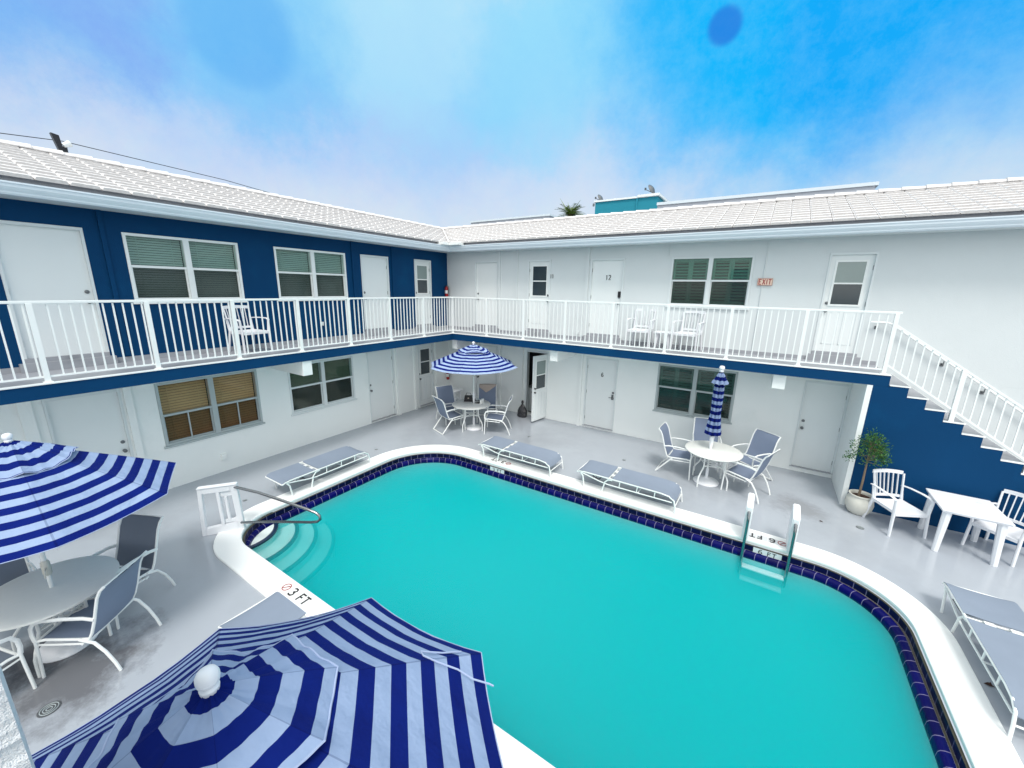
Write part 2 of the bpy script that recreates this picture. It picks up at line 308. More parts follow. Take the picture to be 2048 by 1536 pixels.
GLY = {'3': [[(.05, .9), (.25, 1), (.5, .97), (.6, .8), (.52, .62), (.3, .53)], [(.3, .53), (.55, .46), (.64, .25), (.5, .04), (.25, 0), (.03, .1)]], '6': [[(.58, .9), (.38, 1), (.15, .85), (.05, .5), (.06, .2), (.25, 0), (.48, .03), (.62, .25), (.55, .47), (.33, .56), (.08, .4)]],
 'F': [[(.08, 0), (.08, 1)], [(.0, .97), (.6, .97)], [(.08, .53), (.48, .53)]], 'T': [[(.3, 0), (.3, 1)], [(-.02, .97), (.62, .97)]], 'E': [[(.08, 0), (.08, 1)], [(.0, .97), (.56, .97)], [(.08, .5), (.46, .5)], [(.0, .03), (.56, .03)]], 'X': [[(.02, 0), (.58, 1)], [(.58, 0), (.02, 1)]], 'I': [[(.3, 0), (.3, 1)]],
 '1': [[(.3, 0), (.3, 1)], [(.3, 1), (.12, .82)]], '2': [[(.06, .78), (.12, .95), (.32, 1), (.54, .92), (.58, .72), (.45, .5), (.05, .03), (.6, .03)]], ' ': []}
def strokes(name, s, size, m, mw, parent=None, sw=.16, sx=1., th=.0015, inv=None):
    x = 0.; wds = {'I': .28, ' ': .45}; tot = sum(wds.get(c_, .62) + .2 for c_ in s) - .2; x = -tot / 2
    for c_ in s:
        mb = MB()
        for j, st in enumerate(GLY[c_]):
            o = (x - (.16 if c_ == 'I' else 0)); mb.tube([((o + a) * size * sx, (b_ - .5) * size, 0) for a, b_ in st], sw * size / 2 * 1.2, 4, ry=th + .0002 * j)
        x += wds.get(c_, .62) + .2
        if GLY[c_]:
            mb.xf(mw); q = mb.build(name, m, parent)
            if inv is not None: q.matrix_parent_inverse = inv
    return q
def frame_m(o, x, y):    # matrix from origin, x axis, y axis (text plane)
    x = Vector(x).normalized(); y = Vector(y).normalized(); z = x.cross(y); o = Vector(o)
    return Matrix(((x.x, y.x, z.x, o.x), (x.y, y.y, z.y, o.y), (x.z, y.z, z.z, o.z), (0, 0, 0, 1)))
def arc(c, r, a0, a1, n_): return [(c[0] + r * math.cos(a0 + (a1 - a0) * i / n_), c[1] + r * math.sin(a0 + (a1 - a0) * i / n_)) for i in range(n_ + 1)]
# ------------------------------------------------------------------ setting: ground, deck, pool
PX0, PX1, PY0, PY1 = .67, 10.28, -7.18, -1.955
def pool_path(ins, k=14, ex=0.):
    x0, x1, y0, y1 = PX0 + ins, PX1 - ins - ex, PY0 + ins, PY1 - ins; p = []
    for (cx, cy, r, a0) in ((x1 - (1.3 - ins), y1 - (1.3 - ins), 1.3 - ins, 0), (x0 + (1.6 - ins), y1 - (1.6 - ins), 1.6 - ins, PI / 2), (x0 + (1.1 - ins), y0 + (1.1 - ins), 1.1 - ins, PI), (x1 - (1.2 - ins), y0 + (1.2 - ins), 1.2 - ins, 1.5 * PI)):
        p += arc((cx, cy), r, a0, a0 + PI / 2, k)
    return p
def holed(mb, outer, inner, z):
    es = []
    for poly in (outer, inner):
        vs = [mb.b.verts.new((x, y, z)) for x, y in poly]
        es += [mb.b.edges.new((vs[i], vs[(i + 1) % len(vs)])) for i in range(len(vs))]
    bmesh.ops.triangle_fill(mb.b, use_beauty=True, use_dissolve=False, edges=es)
DX0, DX1, DY0, DY1 = -1.5, 22., -16., 1.45
m = MB(); holed(m, [(DX0, DY0), (DX1, DY0), (DX1, DY1), (DX0, DY1)], pool_path(.1), 0.); m.build('deck', 'deck', kind='structure')
m = MB(); holed(m, [(-600, -600), (600, -600), (600, 600), (-600, 600)], [(DX0 + .3, DY0 + .3), (DX1 - .3, DY0 + .3), (DX1 - .3, DY1 - .3), (DX0 + .3, DY1 - .3)], -.03)
M['ground'] = mat('asphalt_ground', (.07, .075, .07), .85, .2, .3, .3, 20); m.build('ground', 'ground', kind='structure')
pool = thing('swimming_pool', 'rounded rectangular swimming pool with white coping and navy tile band', 'swimming pool', (5.5, -4.6, 0))
def P(mb, name, m_, parent, smooth=False, **k):       # build in world space under a parent that has a location
    o = mb.build(name, m_, parent, smooth, **k); o.matrix_parent_inverse = parent.matrix_basis.inverted(); return o
def ring(mb, prof, k=20):                  # closed loft along the pool path; profile of (inset, z[, extra on the right side])
    prof = [q if len(q) == 3 else (*q, 0.) for q in prof]
    paths = [[(x, y, z) for x, y in pool_path(i_, k, e_)] for i_, z, e_ in prof]
    n_ = len(paths[0]); s_ = [0.]; ref = pool_path(.38, k)
    for i in range(n_): a, b_ = ref[i], ref[(i + 1) % n_]; s_.append(s_[-1] + math.hypot(a[0] - b_[0], a[1] - b_[1]))
    for a, b_ in zip(paths, paths[1:]):
        for i in range(n_):
            j = (i + 1) % n_
            mb.face([a[i], a[j], b_[j], b_[i]], [(s_[i], 0), (s_[i + 1], 0), (s_[i + 1], 1), (s_[i], 1)])
    return mb
P(ring(MB(), [(0, -.01), (0, .016), (.004, .024), (.012, .029), (.335, .030), (.350, .026), (.358, .018), (.36, .006), (.36, -.016), (.356, -.021), (.350, -.022), (.350, -.042), (.344, -.048), (.10, -.048), (0, -.01)]), 'coping', 'cope', pool)
P(ring(MB(), [(.36, -.049), (.385, -.049), (.385, -.056)]), 'mortar_joint', 'grime', pool)
P(ring(MB(), [(.385, -.056), (.385, -.148)]), 'tile_band', 'band', pool)
P(ring(MB(), [(.385, -.149), (.386, -.151, .02)]), 'grimy_ledge', 'grime', pool)
P(ring(MB(), [(.387, -.150, .02), (.41, -.155, .032), (.43, -.170, .042), (.442, -.195, .045), (.448, -.262, .045)]), 'edge_tile', 'band2', pool, True)
m = ring(MB(), [(.449, -.262, .045), (.448, -1.1, .045), (.5, -1.2, .045)])
ip = pool_path(.5, 20, .045)
fl_ = [(5.4 + (x - 5.4) * .8, -4.6 + (y + 4.6) * .8, -1.15 if x < 3.2 else -2.1) for x, y in ip]
m.loft([[(x, y, -1.2) for x, y in ip], fl_], True, False); m.face(fl_)
P(m, 'basin', 'plaster', pool)
SC = (.95, -6.58)
for i_, (rr, zt) in enumerate(((.52, -.222), (.83, -.37), (1.12, -.52), (1.40, -.68))):
    o = P(MB().lathe([(rr, -1.5), (rr, zt - .012), (rr - .012, zt)], 64, SC), 'step', 'step', pool)
    q = MB(); q.tube([(SC[0] + (rr - .0) * math.cos(a), SC[1] + (rr - .0) * math.sin(a), zt - .014) for a in [2 * PI * j / 72 for j in range(72)]], .036, 6, closed=True)
    z_ = q.build('nosing', 'nosing', o); z_.matrix_parent_inverse = pool.matrix_basis.inverted(); z_.matrix_parent_inverse = Matrix.Identity(4)
m = MB(); pw = pool_path(.40, 20, .02); m.loft([[(x, y, -2.4) for x, y in pw], [(x, y, -.235) for x, y in pw]])
m.build('water', 'water', kind='structure')
# depth markings on the coping and on the tile band
mk = thing('depth_marking', 'black 6 FT depth marking with red symbol on the far coping between the ladder rails', 'marking', (8.4, -2.16, .031))
def mark(root, origin, ang, s, tiled, symx, band=None):
    x = Vector((math.cos(ang), math.sin(ang), 0)); y = Vector((-math.sin(ang), math.cos(ang), 0)); o = Vector(origin)
    inv = root.matrix_basis.inverted()
    t_ = strokes('letter', s, .115, 'ink', frame_m(o + Vector((0, 0, .004)), x, y), root, .2, 1.05, inv=inv)
    b_ = MB(); c0 = o + x * symx
    def R(r, k=24): return [c0 + x * (r * math.cos(a)) + y * (r * math.sin(a)) + Vector((0, 0, .003)) for a in [2 * PI * j / k for j in range(k)]]
    b_.tube(R(.055), .007, 4, ry=.0025, closed=True); b_.tube([c0 + (x + y) * .036 + Vector((0, 0, .003)), c0 - (x + y) * .036 + Vector((0, 0, .003))], .006, 4, ry=.0025)
    q = b_.build('no_diving_symbol', 'redink', root); q.matrix_parent_inverse = inv
    b_ = MB(); b_.tube([c0 - x * .03 - y * .03 + Vector((0, 0, .003)), c0 + y * .005 + Vector((0, 0, .003)), c0 + x * .02 + y * .03 + Vector((0, 0, .003))], .005, 4, ry=.002)
    q = b_.build('diver_figure', 'ink', root); q.matrix_parent_inverse = inv
    if tiled:
        b_ = MB()
        for i in range(4): 
            a = o + x * (-.155 * (i - 1.0)) ; b_.face([a + (x * sx_ + y * sy_) * .074 for sx_, sy_ in ((-1, -1), (1, -1), (1, 1), (-1, 1))])
        M.setdefault('mtile', mat('pale_marker_tile', (.66, .68, .70), .3, .05)); q = b_.build('marker_tile', 'mtile', root); q.matrix_parent_inverse = inv
mark(mk, (8.34, -2.155, .031), PI, '6 FT', True, -.27)
mk = thing('depth_marking', 'black 3 FT depth marking on the near coping by the steps', 'marking', (3.4, -6.96, .031)); mark(mk, (3.42, -6.955, .031), 0, '3 FT', False, -.29)
mk = thing('depth_marking', 'black 3 FT depth marking on the far coping in front of a lounger', 'marking', (3.25, -2.15, .031)); mark(mk, (3.18, -2.16, .031), PI, '3 FT', False, -.27)
for (nm_, s_, xc) in (('6 FT marker tiles in the navy band below the ladder', '6 FT', 8.43), ('3 FT marker tiles in the navy band near the far corner', '3 FT', 3.27)):
    t_ = thing('depth_tile', 'white ' + nm_, 'marking', (xc, PY1 - .385, -.106))
    b_ = MB(); w_2 = .16 if s_ == '6 FT' else .2; b_.box(-.19, .19, -.006, -.001, -.044, .044)
    M.setdefault('mtile', mat('pale_marker_tile', (.60, .62, .66), .3, .05)); b_.build('tile', 'mtile', t_)
    strokes('letter', s_, .068, 'ink', frame_m((0, -.007, -.006), (1, 0, 0), (0, 0, 1)), t_, .2, 1.2)
# ------------------------------------------------------------------ building
bld = thing('motel_building', 'two storey L shaped motel with blue and white walls and white tiled roof', 'building', (-1.32, 1.28, 0))
BI = bld.matrix_basis.inverted()
def B(mb, name, m_, smooth=False, parent=None, wm_=None, **k):
    if wm_ is not None: mb.xf(wm_)
    o = mb.build(name, m_, parent or bld, smooth, **k)
    if parent is None: o.matrix_parent_inverse = BI
    return o
ML = Matrix(((0, 1, 0, -1.32), (1, 0, 0, 0), (0, 0, 1, 0), (0, 0, 0, 1))); MR = Matrix(((1, 0, 0, 0), (0, -1, 0, 1.28), (0, 0, 1, 0), (0, 0, 0, 1)))
def wall(u0, u1, z0, z1, holes, d=.2):
    m = MB(); us = sorted({u0, u1, *[h[0] for h in holes], *[h[1] for h in holes]}); zs = sorted({z0, z1, *[h[2] for h in holes], *[h[3] for h in holes]})
    us = [u for u in us if u0 <= u <= u1]; zs = [z for z in zs if z0 <= z <= z1]
    for a, b_ in zip(us, us[1:]):
        for c_, e in zip(zs, zs[1:]):
            if any(h[0] < (a + b_) / 2 < h[1] and h[2] < (c_ + e) / 2 < h[3] for h in holes): continue
            for n_ in (0, -d): m.face([(a, n_, c_), (b_, n_, c_), (b_, n_, e), (a, n_, e)])
    for h in holes + [(u0, u1, z0, z1)]:
        q = [(h[0], h[2]), (h[1], h[2]), (h[1], h[3]), (h[0], h[3])]
        for i in range(4): a, b_ = q[i], q[(i + 1) % 4]; m.face([(a[0], 0, a[1]), (b_[0], 0, b_[1]), (b_[0], -d, b_[1]), (a[0], -d, a[1])])
    return m
LU = [(-8.13, -7.20, 2.62, 4.67), (-6.75, -5.01, 3.53, 4.67), (-4.31, -2.56, 3.54, 4.67), (-2.11, -1.19, 2.62, 4.67), (-.21, .51, 2.62, 4.68)]
LL = [(-8.07, -7.18, .05, 2.07), (-6.72, -4.98, .85, 2.07), (-4.32, -2.57, .86, 2.05), (-2.12, -1.18, .05, 2.08), (-.20, .50, .05, 2.08)]
RU = [(-.15, .74, 2.62, 4.68), (1.81, 2.56, 2.62, 4.68), (3.75, 4.66, 2.62, 4.67), (5.79, 7.50, 3.53, 4.67), (8.79, 9.53, 2.62, 4.67)]
RL = [(-.15, .74, .05, 2.06), (1.83, 2.585, .03, 2.05), (3.79, 4.70, .05, 2.05), (5.74, 7.52, .86, 2.09), (8.79, 9.56, .10, 2.07)]
B(wall(-13, 1.28, 2.525, 5.05, LU), 'blue_wall', 'blue', wm_=ML)
B(wall(-13, 1.28, 0, 2.345, LL), 'lower_wall', 'wall', wm_=ML)
B(wall(-1.32, 19, 2.34, 5.05, RU), 'white_wall', 'shaded_wall', wm_=MR)
B(wall(-1.32, 9.70, 0, 2.337, RL), 'lower_wall', 'wall', wm_=MR); B(MB().box(9.701, 19, -.2, 0, 0, 2.339), 'stair_wall', 'shaded_wall', wm_=MR)
# painted pilaster strips and pipes on the walls
for u in (-6.98, -2.35, -1.05): B(MB().box(u - .03, u + .03, 0, .03, 2.63, 4.98), 'pilaster', 'blue', wm_=ML)
for u, a in ((.80, .04), (1.44, .03), (3.66, .05)): B(MB().box(u - a, u + a, 0, .03, 2.63, 4.98), 'pilaster', 'shaded_wall', wm_=MR)
B(MB().box(5.695, 5.715, 0, .02, 4.70, 4.98), 'pilaster', 'shaded_wall', wm_=MR)
B(MB().tube([(7.714, .01, 2.6), (7.714, .01, 4.98)], .011), 'conduit', 'shaded_wall', True, wm_=MR)
for u, a in ((-8.25, .07), (-7.10, .05), (-1.06, .06), (-.36, .035), (.62, .045)): B(MB().box(u - a, u + a, 0, .05, 0, 2.335), 'pilaster', 'wall', wm_=ML)
for u, a in ((.86, .035), (1.70, .03), (3.66, .04)): B(MB().box(u - a, u + a, 0, .05, 0, 2.335), 'pilaster', 'wall', wm_=MR)
def base(segs, z0, z1, W_): 
    for a, b_ in segs: B(MB().box(a, b_, 0, .012, z0, z1), 'skirting', 'slab', wm_=W_)
base([(-13, -8.13), (-7.2, -2.11), (-1.19, -.21), (.51, 1.27)], 2.525, 2.61, ML); base([(-1.3, -.15), (.74, 1.81), (2.56, 3.75), (4.66, 8.79), (9.53, 9.84)], 2.525, 2.60, MR)
def door(W_, h, style, knob, upper, mt='door', pale_lite=False):
    u0, u1, z0, z1 = h; zb = z0 + .10 if upper else z0 + .01
    fr = .035
    d = B(MB().box(u0 + fr, u1 - fr, -.09, -.045, zb, z1 - fr), 'door', mt, wm_=W_)
    f = MB().box(u0 + .001, u0 + fr, -.1, .012, zb - .02, z1 - .001).box(u1 - fr, u1 - .001, -.1, .012, zb - .02, z1 - .001).box(u0 + .001, u1 - .001, -.1, .014, z1 - fr, z1 + .008)
    B(f, 'door_frame', 'trim', parent=d, wm_=W_)
    s_ = MB().box(u0 + .002, u1 - .002, -.12, .02 if upper else .03, z0, zb); B(s_, 'threshold', 'slab', parent=d, wm_=W_)
    if upper: B(MB().box(u0 - .06, u1 + .06, .001, .09, 2.526, 2.655), 'doorstep', 'slab', wm_=W_)
    ku = u0 + fr + .06 if knob < 0 else u1 - fr - .06; kz = zb + (.82 if upper else .9)
    for nm, zz, r in (('knob', kz, .028), ('deadbolt', kz + .16, .03)):
        k_ = MB().lathe([(.001, 0), (r, .0), (r, .012), (r * .5, .016), (r * .45, .03), (r * 1.05, .036), (r * 1.05, .055), (r * .5, .066), (.001, .067)] if nm == 'knob' else [(.001, 0), (r, 0), (r, .012), (r * .5, .02), (.001, .021)], 14)
        k_.xf(Matrix(((1, 0, 0, ku), (0, 0, 1, -.045), (0, 1, 0, zz), (0, 0, 0, 1)))); B(k_, nm, 'grey', True, parent=d, wm_=W_)
    hu = u1 - fr if knob < 0 else u0 + fr
    for zz in (zb + .22, (zb + z1) / 2, z1 - .28): B(MB().box(hu - .006, hu + .006, -.05, -.036, zz - .045, zz + .045), 'hinge', 'grey', parent=d, wm_=W_)
    if style == 'lite':
        a, b_ = u0 + fr + .115, u1 - fr - .115; c_, e = z1 - .17 - .82, z1 - .17; mid = (c_ + e) / 2; y = -.045
        B(MB().box(a, b_, y, y + .006, mid, e), 'window_pane', 'glass2' if pale_lite else 'dglass2', parent=d, wm_=W_)
        B(MB().box(a, b_, y, y + .004, c_, mid), 'window_pane', 'dglass2', parent=d, wm_=W_)
        g = MB()
        for q in ((a - .035, a, c_ - .035, e + .035), (b_, b_ + .035, c_ - .035, e + .035), (a, b_, e, e + .035), (a, b_, c_ - .035, c_), (a, b_, mid - .015, mid + .015)): g.box(q[0], q[1], y, y + .016, q[2], q[3])
        B(g, 'window_frame', 'white', parent=d, wm_=W_)
        g = MB(); um = (u0 + u1) / 2
        for (p0, p1) in ((a - .02, um - .03), (um + .03, b_ + .02)):
            for q in ((p0, p0 + .012, zb + .15, c_ - .12), (p1 - .012, p1, zb + .15, c_ - .12), (p0, p1, c_ - .132, c_ - .12), (p0, p1, zb + .15, zb + .162)): g.box(q[0], q[1], y, y + .006, q[2], q[3])
        B(g, 'panel_moulding', 'trim', parent=d, wm_=W_)
    return d
M['glass2'] = mat('grey_green_glass', (.24, .30, .29), .12, .1, 3, spec=.8); M['dglass2'] = mat('dark_lite_glass', (.035, .05, .06), .1, .2, 3, spec=.8)  # pale grey-green and near-black panes for the door lites
door(ML, LU[0], 'flat', 1, True); door(ML, LU[3], 'flat', -1, True); door(ML, LU[4], 'lite', -1, True, pale_lite=True)
door(ML, LL[0], 'flat', 1, False); door(ML, LL[3], 'flat', -1, False); door(ML, LL[4], 'lite', -1, False)
door(MR, RU[0], 'flat', -1, True); door(MR, RU[1], 'lite', 1, True); d12 = door(MR, RU[2], 'flat', 1, True); door(MR, RU[4], 'lite', -1, True, pale_lite=True)
door(MR, RL[0], 'flat', -1, False); d6 = door(MR, RL[2], 'flat', 1, False); door(MR, RL[4], 'flat', -1, False)
def bt(s_, size, m_, o_, par, sx=1.): return strokes('door_number', s_, size * .68, m_, frame_m(o_, (1, 0, 0), (0, 0, 1)), par, .2, .8 * sx, .003)
bt('12', .17, 'ink', (4.235, 1.322, 4.20), d12); bt('6', .16, 'ink', (4.263, 1.322, 1.59), d6)
q = strokes('door_number', '11', .11, 'ink', frame_m((2.60, 1.276, 4.23), (1, 0, 0), (0, 0, 1)), bld, .2, .7, .003, inv=BI)
B(MB().box(4.53, 4.60, .0 - .045, -.02, 3.70, 3.85), 'keypad', 'black', parent=d12, wm_=MR)
B(MB().box(4.57, 4.62, -.045, -.03, .93, 1.07).tube([(4.60, -.02, .98), (4.50, -.01, .98)], .008), 'lever_handle', 'grey', parent=d6, wm_=MR)
# the open doorway: dark room, cabinet, and the leaf standing open
h = RL[1]; m = MB()
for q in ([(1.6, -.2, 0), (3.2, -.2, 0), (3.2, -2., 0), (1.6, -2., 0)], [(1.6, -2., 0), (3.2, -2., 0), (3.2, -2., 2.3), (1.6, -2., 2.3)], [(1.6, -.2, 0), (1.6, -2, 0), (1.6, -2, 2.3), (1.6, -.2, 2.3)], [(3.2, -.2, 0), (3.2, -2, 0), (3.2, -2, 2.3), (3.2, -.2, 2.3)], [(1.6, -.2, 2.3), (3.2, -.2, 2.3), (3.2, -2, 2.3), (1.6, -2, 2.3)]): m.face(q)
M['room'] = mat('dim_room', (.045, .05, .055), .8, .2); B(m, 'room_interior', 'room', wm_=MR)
B(MB().box(1.62, 2.2, -.95, -.3, .02, .8, .01), 'kitchen_cabinet', 'trim', wm_=MR)
B(MB().box(1.832, 1.87, -.1, .014, .03, 2.05).box(2.547, 2.583, -.1, .014, .03, 2.05).box(1.87, 2.547, -.1, .016, 2.01, 2.062), 'door_frame', 'trim', wm_=MR)
leaf = MB().box(0, .66, -.022, .022, .05, 2.0)
lv = Vector((2.46 - 2.555, .70 - 1.285)).normalized()
LM = Matrix(((lv.x, -lv.y, 0, 2.555), (lv.y, lv.x, 0, 1.285), (0, 0, 1, 0), (0, 0, 0, 1)))
od = B(leaf, 'open_door', 'door', wm_=LM, label='half glazed door standing open')
for sgn in (-1, 1):
    g = MB(); a, b_, c_, e = .12, .54, 1.02, 1.84
    for q in ((a - .03, a, c_ - .03, e + .03), (b_, b_ + .03, c_ - .03, e + .03), (a, b_, e, e + .03), (a, b_, c_ - .03, c_), (a, b_, 1.415, 1.445)): g.box(q[0], q[1], sgn * .022, sgn * .036, q[2], q[3])
    B(g, 'window_frame', 'white', parent=od, wm_=LM)
    B(MB().box(a, b_, sgn * .022, sgn * .028, 1.43, e), 'window_pane', 'glass2', parent=od, wm_=LM); B(MB().box(a, b_, sgn * .022, sgn * .027, c_, 1.43), 'window_pane', 'dglass2', parent=od, wm_=LM)
    g = MB()
    for x_ in (.12, .26, .40, .53): g.box(x_, x_ + .012, sgn * .022, sgn * .028, .2, .88)
    B(g, 'panel_moulding', 'trim', parent=od, wm_=LM)
    for zz in (.93, 1.05): B(MB().tube([(.60, sgn * .02, zz), (.60, sgn * .07, zz)], .022, 10), 'knob', 'black', True, parent=od, wm_=LM)
def window(W_, h, kind, frm, sill=False):
    u0, u1, z0, z1 = h; um = (u0 + u1) / 2; e = .002; fw = .045; zm = (z0 + z1) / 2 + (.03 if kind != 'bronze' else -.02)
    m = MB(); y0, y1 = -.10, .012
    for q in ((u0 + e, u0 + fw, z0 + e, z1 - e), (u1 - fw, u1 - e, z0 + e, z1 - e), (u0 + fw, u1 - fw, z1 - fw, z1 - e), (u0 + fw, u1 - fw, z0 + e, z0 + fw), (um - .045, um + .045, z0 + fw, z1 - fw)): m.box(q[0], q[1], y0, y1, q[2], q[3])
    for a, b_ in ((u0 + fw, um - .045), (um + .045, u1 - fw)):
        m.box(a, b_, -.055, .0, zm - .02, zm + .02); m.box(a, a + .022, -.07, -.03, z0 + fw, zm - .02); m.box(b_ - .022, b_, -.07, -.03, z0 + fw, zm - .02); m.box(a + .022, b_ - .022, -.07, -.03, z0 + fw, z0 + fw + .025)
        if kind == 'bronze': m.box((a + b_) / 2 - .01, (a + b_) / 2 + .01, -.07, -.028, z0 + fw + .025, zm - .02)
    o = B(m, 'window', frm, wm_=W_)
    B(MB().box(u0 - .03, u1 + .03, -.02, .04, z0 - .035, z0 + .001, .005), 'sill', frm, parent=o, wm_=W_)
    up = {'bronze': 'glass', 'screen': 'glass'}.get(kind, 'glass')
    for a, b_ in ((u0 + fw, um - .045), (um + .045, u1 - fw)):
        B(MB().box(a, b_, -.034, -.030, zm + .02, z1 - fw), 'pane', 'bglass' if kind == 'bronze' else up, parent=o, wm_=W_)
        B(MB().box(a + .022, b_ - .022, -.056, -.052, z0 + fw + .025, zm - .02), 'pane', 'bscr' if kind == 'bronze' else 'scr', parent=o, wm_=W_)
        if kind in ('blind', 'bronze', 'screen'):
            g = MB(); z = z0 + fw; p_ = .052 if kind == 'bronze' else .042; th = .35
            zlo = z0 + fw + (.0 if kind != 'screen' else .0)
            while z < z1 - fw - .01:
                c_ = z + p_ / 2; hh = p_ * (.5 if kind == 'bronze' else .54); g.face([(a + .01, -.105, c_ - hh * .8), (b_ - .01, -.105, c_ - hh * .8), (b_ - .01, -.125, c_ + hh * .8), (a + .01, -.125, c_ + hh * .8)]); z += p_
            for x_ in (a + .15, b_ - .15): g.box(x_ - .004, x_ + .004, -.100, -.097, z0 + fw, z1 - fw)
            B(g, 'blind', {'bronze': 'bronze', 'blind': 'blind', 'screen': 'shade'}[kind], parent=o, wm_=W_)
        else:
            g = MB(); mid = (a + b_) / 2
            for x0, x1 in ((a + .005, mid - .002), (mid + .002, b_ - .005)):
                g.box(x0, x0 + .05, -.12, -.09, z0 + fw, z1 - fw); g.box(x1 - .05, x1, -.12, -.09, z0 + fw, z1 - fw)
                for zz in (z0 + fw, z1 - fw - .06): g.box(x0 + .05, x1 - .05, -.12, -.09, zz, zz + .06)
                z = z0 + fw + .085
                while z < z1 - fw - .08: g.face([(x0 + .05, -.085, z - .022), (x1 - .05, -.085, z - .022), (x1 - .05, -.125, z + .026), (x0 + .05, -.125, z + .026)]); z += .068
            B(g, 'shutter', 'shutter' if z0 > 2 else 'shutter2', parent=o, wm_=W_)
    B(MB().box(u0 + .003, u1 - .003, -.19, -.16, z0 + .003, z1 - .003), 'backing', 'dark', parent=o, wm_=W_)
M['shade'] = mat('grey_shade', (.075, .095, .042), .6, .1, 4)
for h in LU[1:3]: window(ML, h, 'blind', 'white')
window(ML, LL[1], 'bronze', 'alu'); window(ML, LL[2], 'screen', 'trim')
window(MR, RU[3], 'shutter', 'trim'); window(MR, RL[3], 'shutter', 'alu')
# balcony
Lp = lambda x, y: [(-1.318, -13), (x, -13), (x, y), (9.84, y), (9.84, 1.278), (-1.318, 1.278)]
B(MB().prism(Lp(-.05, .05), 'z', 2.50, 2.525), 'balcony_floor', 'slab'); B(MB().prism(Lp(-.05, .05), 'z', 2.342, 2.4995), 'balcony_soffit', 'wall')
def LL_(a, b_, z0, z1): return MB().prism([(-a, -13), (b_, -13), (b_, -b_), (9.84, -b_), (9.84, a), (-a, a)], 'z', z0, z1)
B(LL_(.05, 0, 2.338, 2.527), 'balcony_fascia', 'blue'); B(LL_(.062, .012, 2.528, 2.546), 'balcony_edge_trim', 'white')
for bx in ((-1.27, -.02, -4.67, -4.47), ): B(MB().box(*bx, 2.03, 2.341, .004), 'bracket_beam', 'white')
B(MB().box(-.15, .05, .12, 1.27, 2.05, 2.341, .004), 'bracket_beam', 'white')
for x_ in (3.24, 8.17): B(MB().box(x_, x_ + .215, .10, 1.27, 2.045, 2.341, .004), 'bracket_beam', 'white')
# stair side wall (white return)
B(MB().box(9.56, 9.638, .002, 1.27, 0, 2.336), 'return_wall', 'wall')
B(MB().box(9.64, 9.70, .05, 1.27, 0, 2.336), 'return_wall', 'wall')
# eaves: soffit, fascia, gutter
zs = 4.975
B(MB().prism([(-1.318, -13), (-.86, -13), (-.86, .86), (19, .86), (19, 1.278), (-1.318, 1.278)], 'z', zs, zs + .03), 'eave_soffit', 'trim')
B(MB().prism([(-.88, -13), (-.855, -13), (-.855, .855), (19, .855), (19, .88), (-.88, .88)], 'z', 4.965, 5.215), 'eave_fascia', 'fasc')
def gut(pr):       # K-style profile (offset outward from -.85, z), mitred at the inner corner
    m = MB(); a = [(-.85 + o_, -13, z) for o_, z in pr]; b_ = [(-.85 + o_, .85 - o_, z) for o_, z in pr]; c_ = [(19, .85 - o_, z) for o_, z in pr]
    m.loft([a, b_, c_], True, True); return m
B(gut([(0.002, 4.962), (.10, 4.962), (.115, 4.985), (.115, 5.0), (.135, 5.03), (.15, 5.06), (.15, 5.100), (.165, 5.104), (.165, 5.125), (.135, 5.125), (.135, 5.11), (.14, 5.07), (.10, 4.99), (.012, 4.98), (.012, 5.10), (.002, 5.10)]), 'gutter', 'gutter')
B(MB().box(-.86, -.60, .30, .74, 5.128, 5.20, .006), 'gutter_cover', 'white'); 
B(MB().box(-.58, -.20, .55, .80, 5.128, 5.20, .006), 'gutter_cover', 'white')
# roof: tiled slopes on the courtyard side, plain slopes behind
SL = .335; RZ = 6.10; EZ = 5.205; XE = .79
run = (RZ - EZ) / SL                 # horizontal run eave to ridge
def tiles(m, s0, s1, clip):          # along = along eave, tiles laid up the slope in rows
    nrow = 11; ex = run / nrow
    for r in range(nrow):
        x_ = s0 + (r % 2) * .0 + random.uniform(-.004, .004)
        while x_ < s1:
            a0, a1 = x_ + .002, x_ + .331; d0, d1 = r * ex - .03, (r + 1) * ex + .02; j = random.uniform(-.003, .003)
            q = clip(a0, a1, (r + .5) * ex)
            if q:
                a0, a1 = q
                zz = lambda d: EZ + SL * d
                prof = [(0, .010), (.05, .046), (.2, .050), (.40, .050), (.50, .047), (.60, .050), (.8, .050), (.95, .046), (1, .010)]
                g_ = .006; f0, f1 = a0 + g_, a1 - g_
                top = [(f0 + (f1 - f0) * t_, d0, zz(d0) + h_ + j) for t_, h_ in prof]; bk = [(a0 + (a1 - a0) * t_, d1, zz(d1) + .012 + j) for t_, h_ in prof]
                lo = [(f0 + (f1 - f0) * t_, d0, zz(d0) + .002) for t_, h_ in prof]
                for i in range(8):
                    m.face([top[i], top[i + 1], bk[i + 1], bk[i]]); m.face([lo[i], lo[i + 1], top[i + 1], top[i]]).material_index = 1
                m.face([top[0], bk[0], lo[0]]).material_index = 1; m.face([top[-1], bk[-1], lo[-1]]).material_index = 1
            x_ += .333
    return m
XR = -(XE + run)
def clipL(a0, a1, d):
    lim = XE + d
    return None if a0 > lim else (a0, min(a1, lim + .01))
def clipR(a0, a1, d):
    lim = -(XE + d)
    return None if a1 < lim else (max(a0, lim - .01), a1)
TLm = Matrix(((0, -1, 0, -XE), (1, 0, 0, 0), (0, 0, 1, 0), (0, 0, 0, 1))); TRm = Matrix(((1, 0, 0, 0), (0, 1, 0, XE), (0, 0, 1, 0), (0, 0, 0, 1)))
t1 = tiles(MB(), -13, 4.2, clipL); t1.xf(TLm); B(t1, 'tiled_roof_slope', ['tile', 'tedge'])
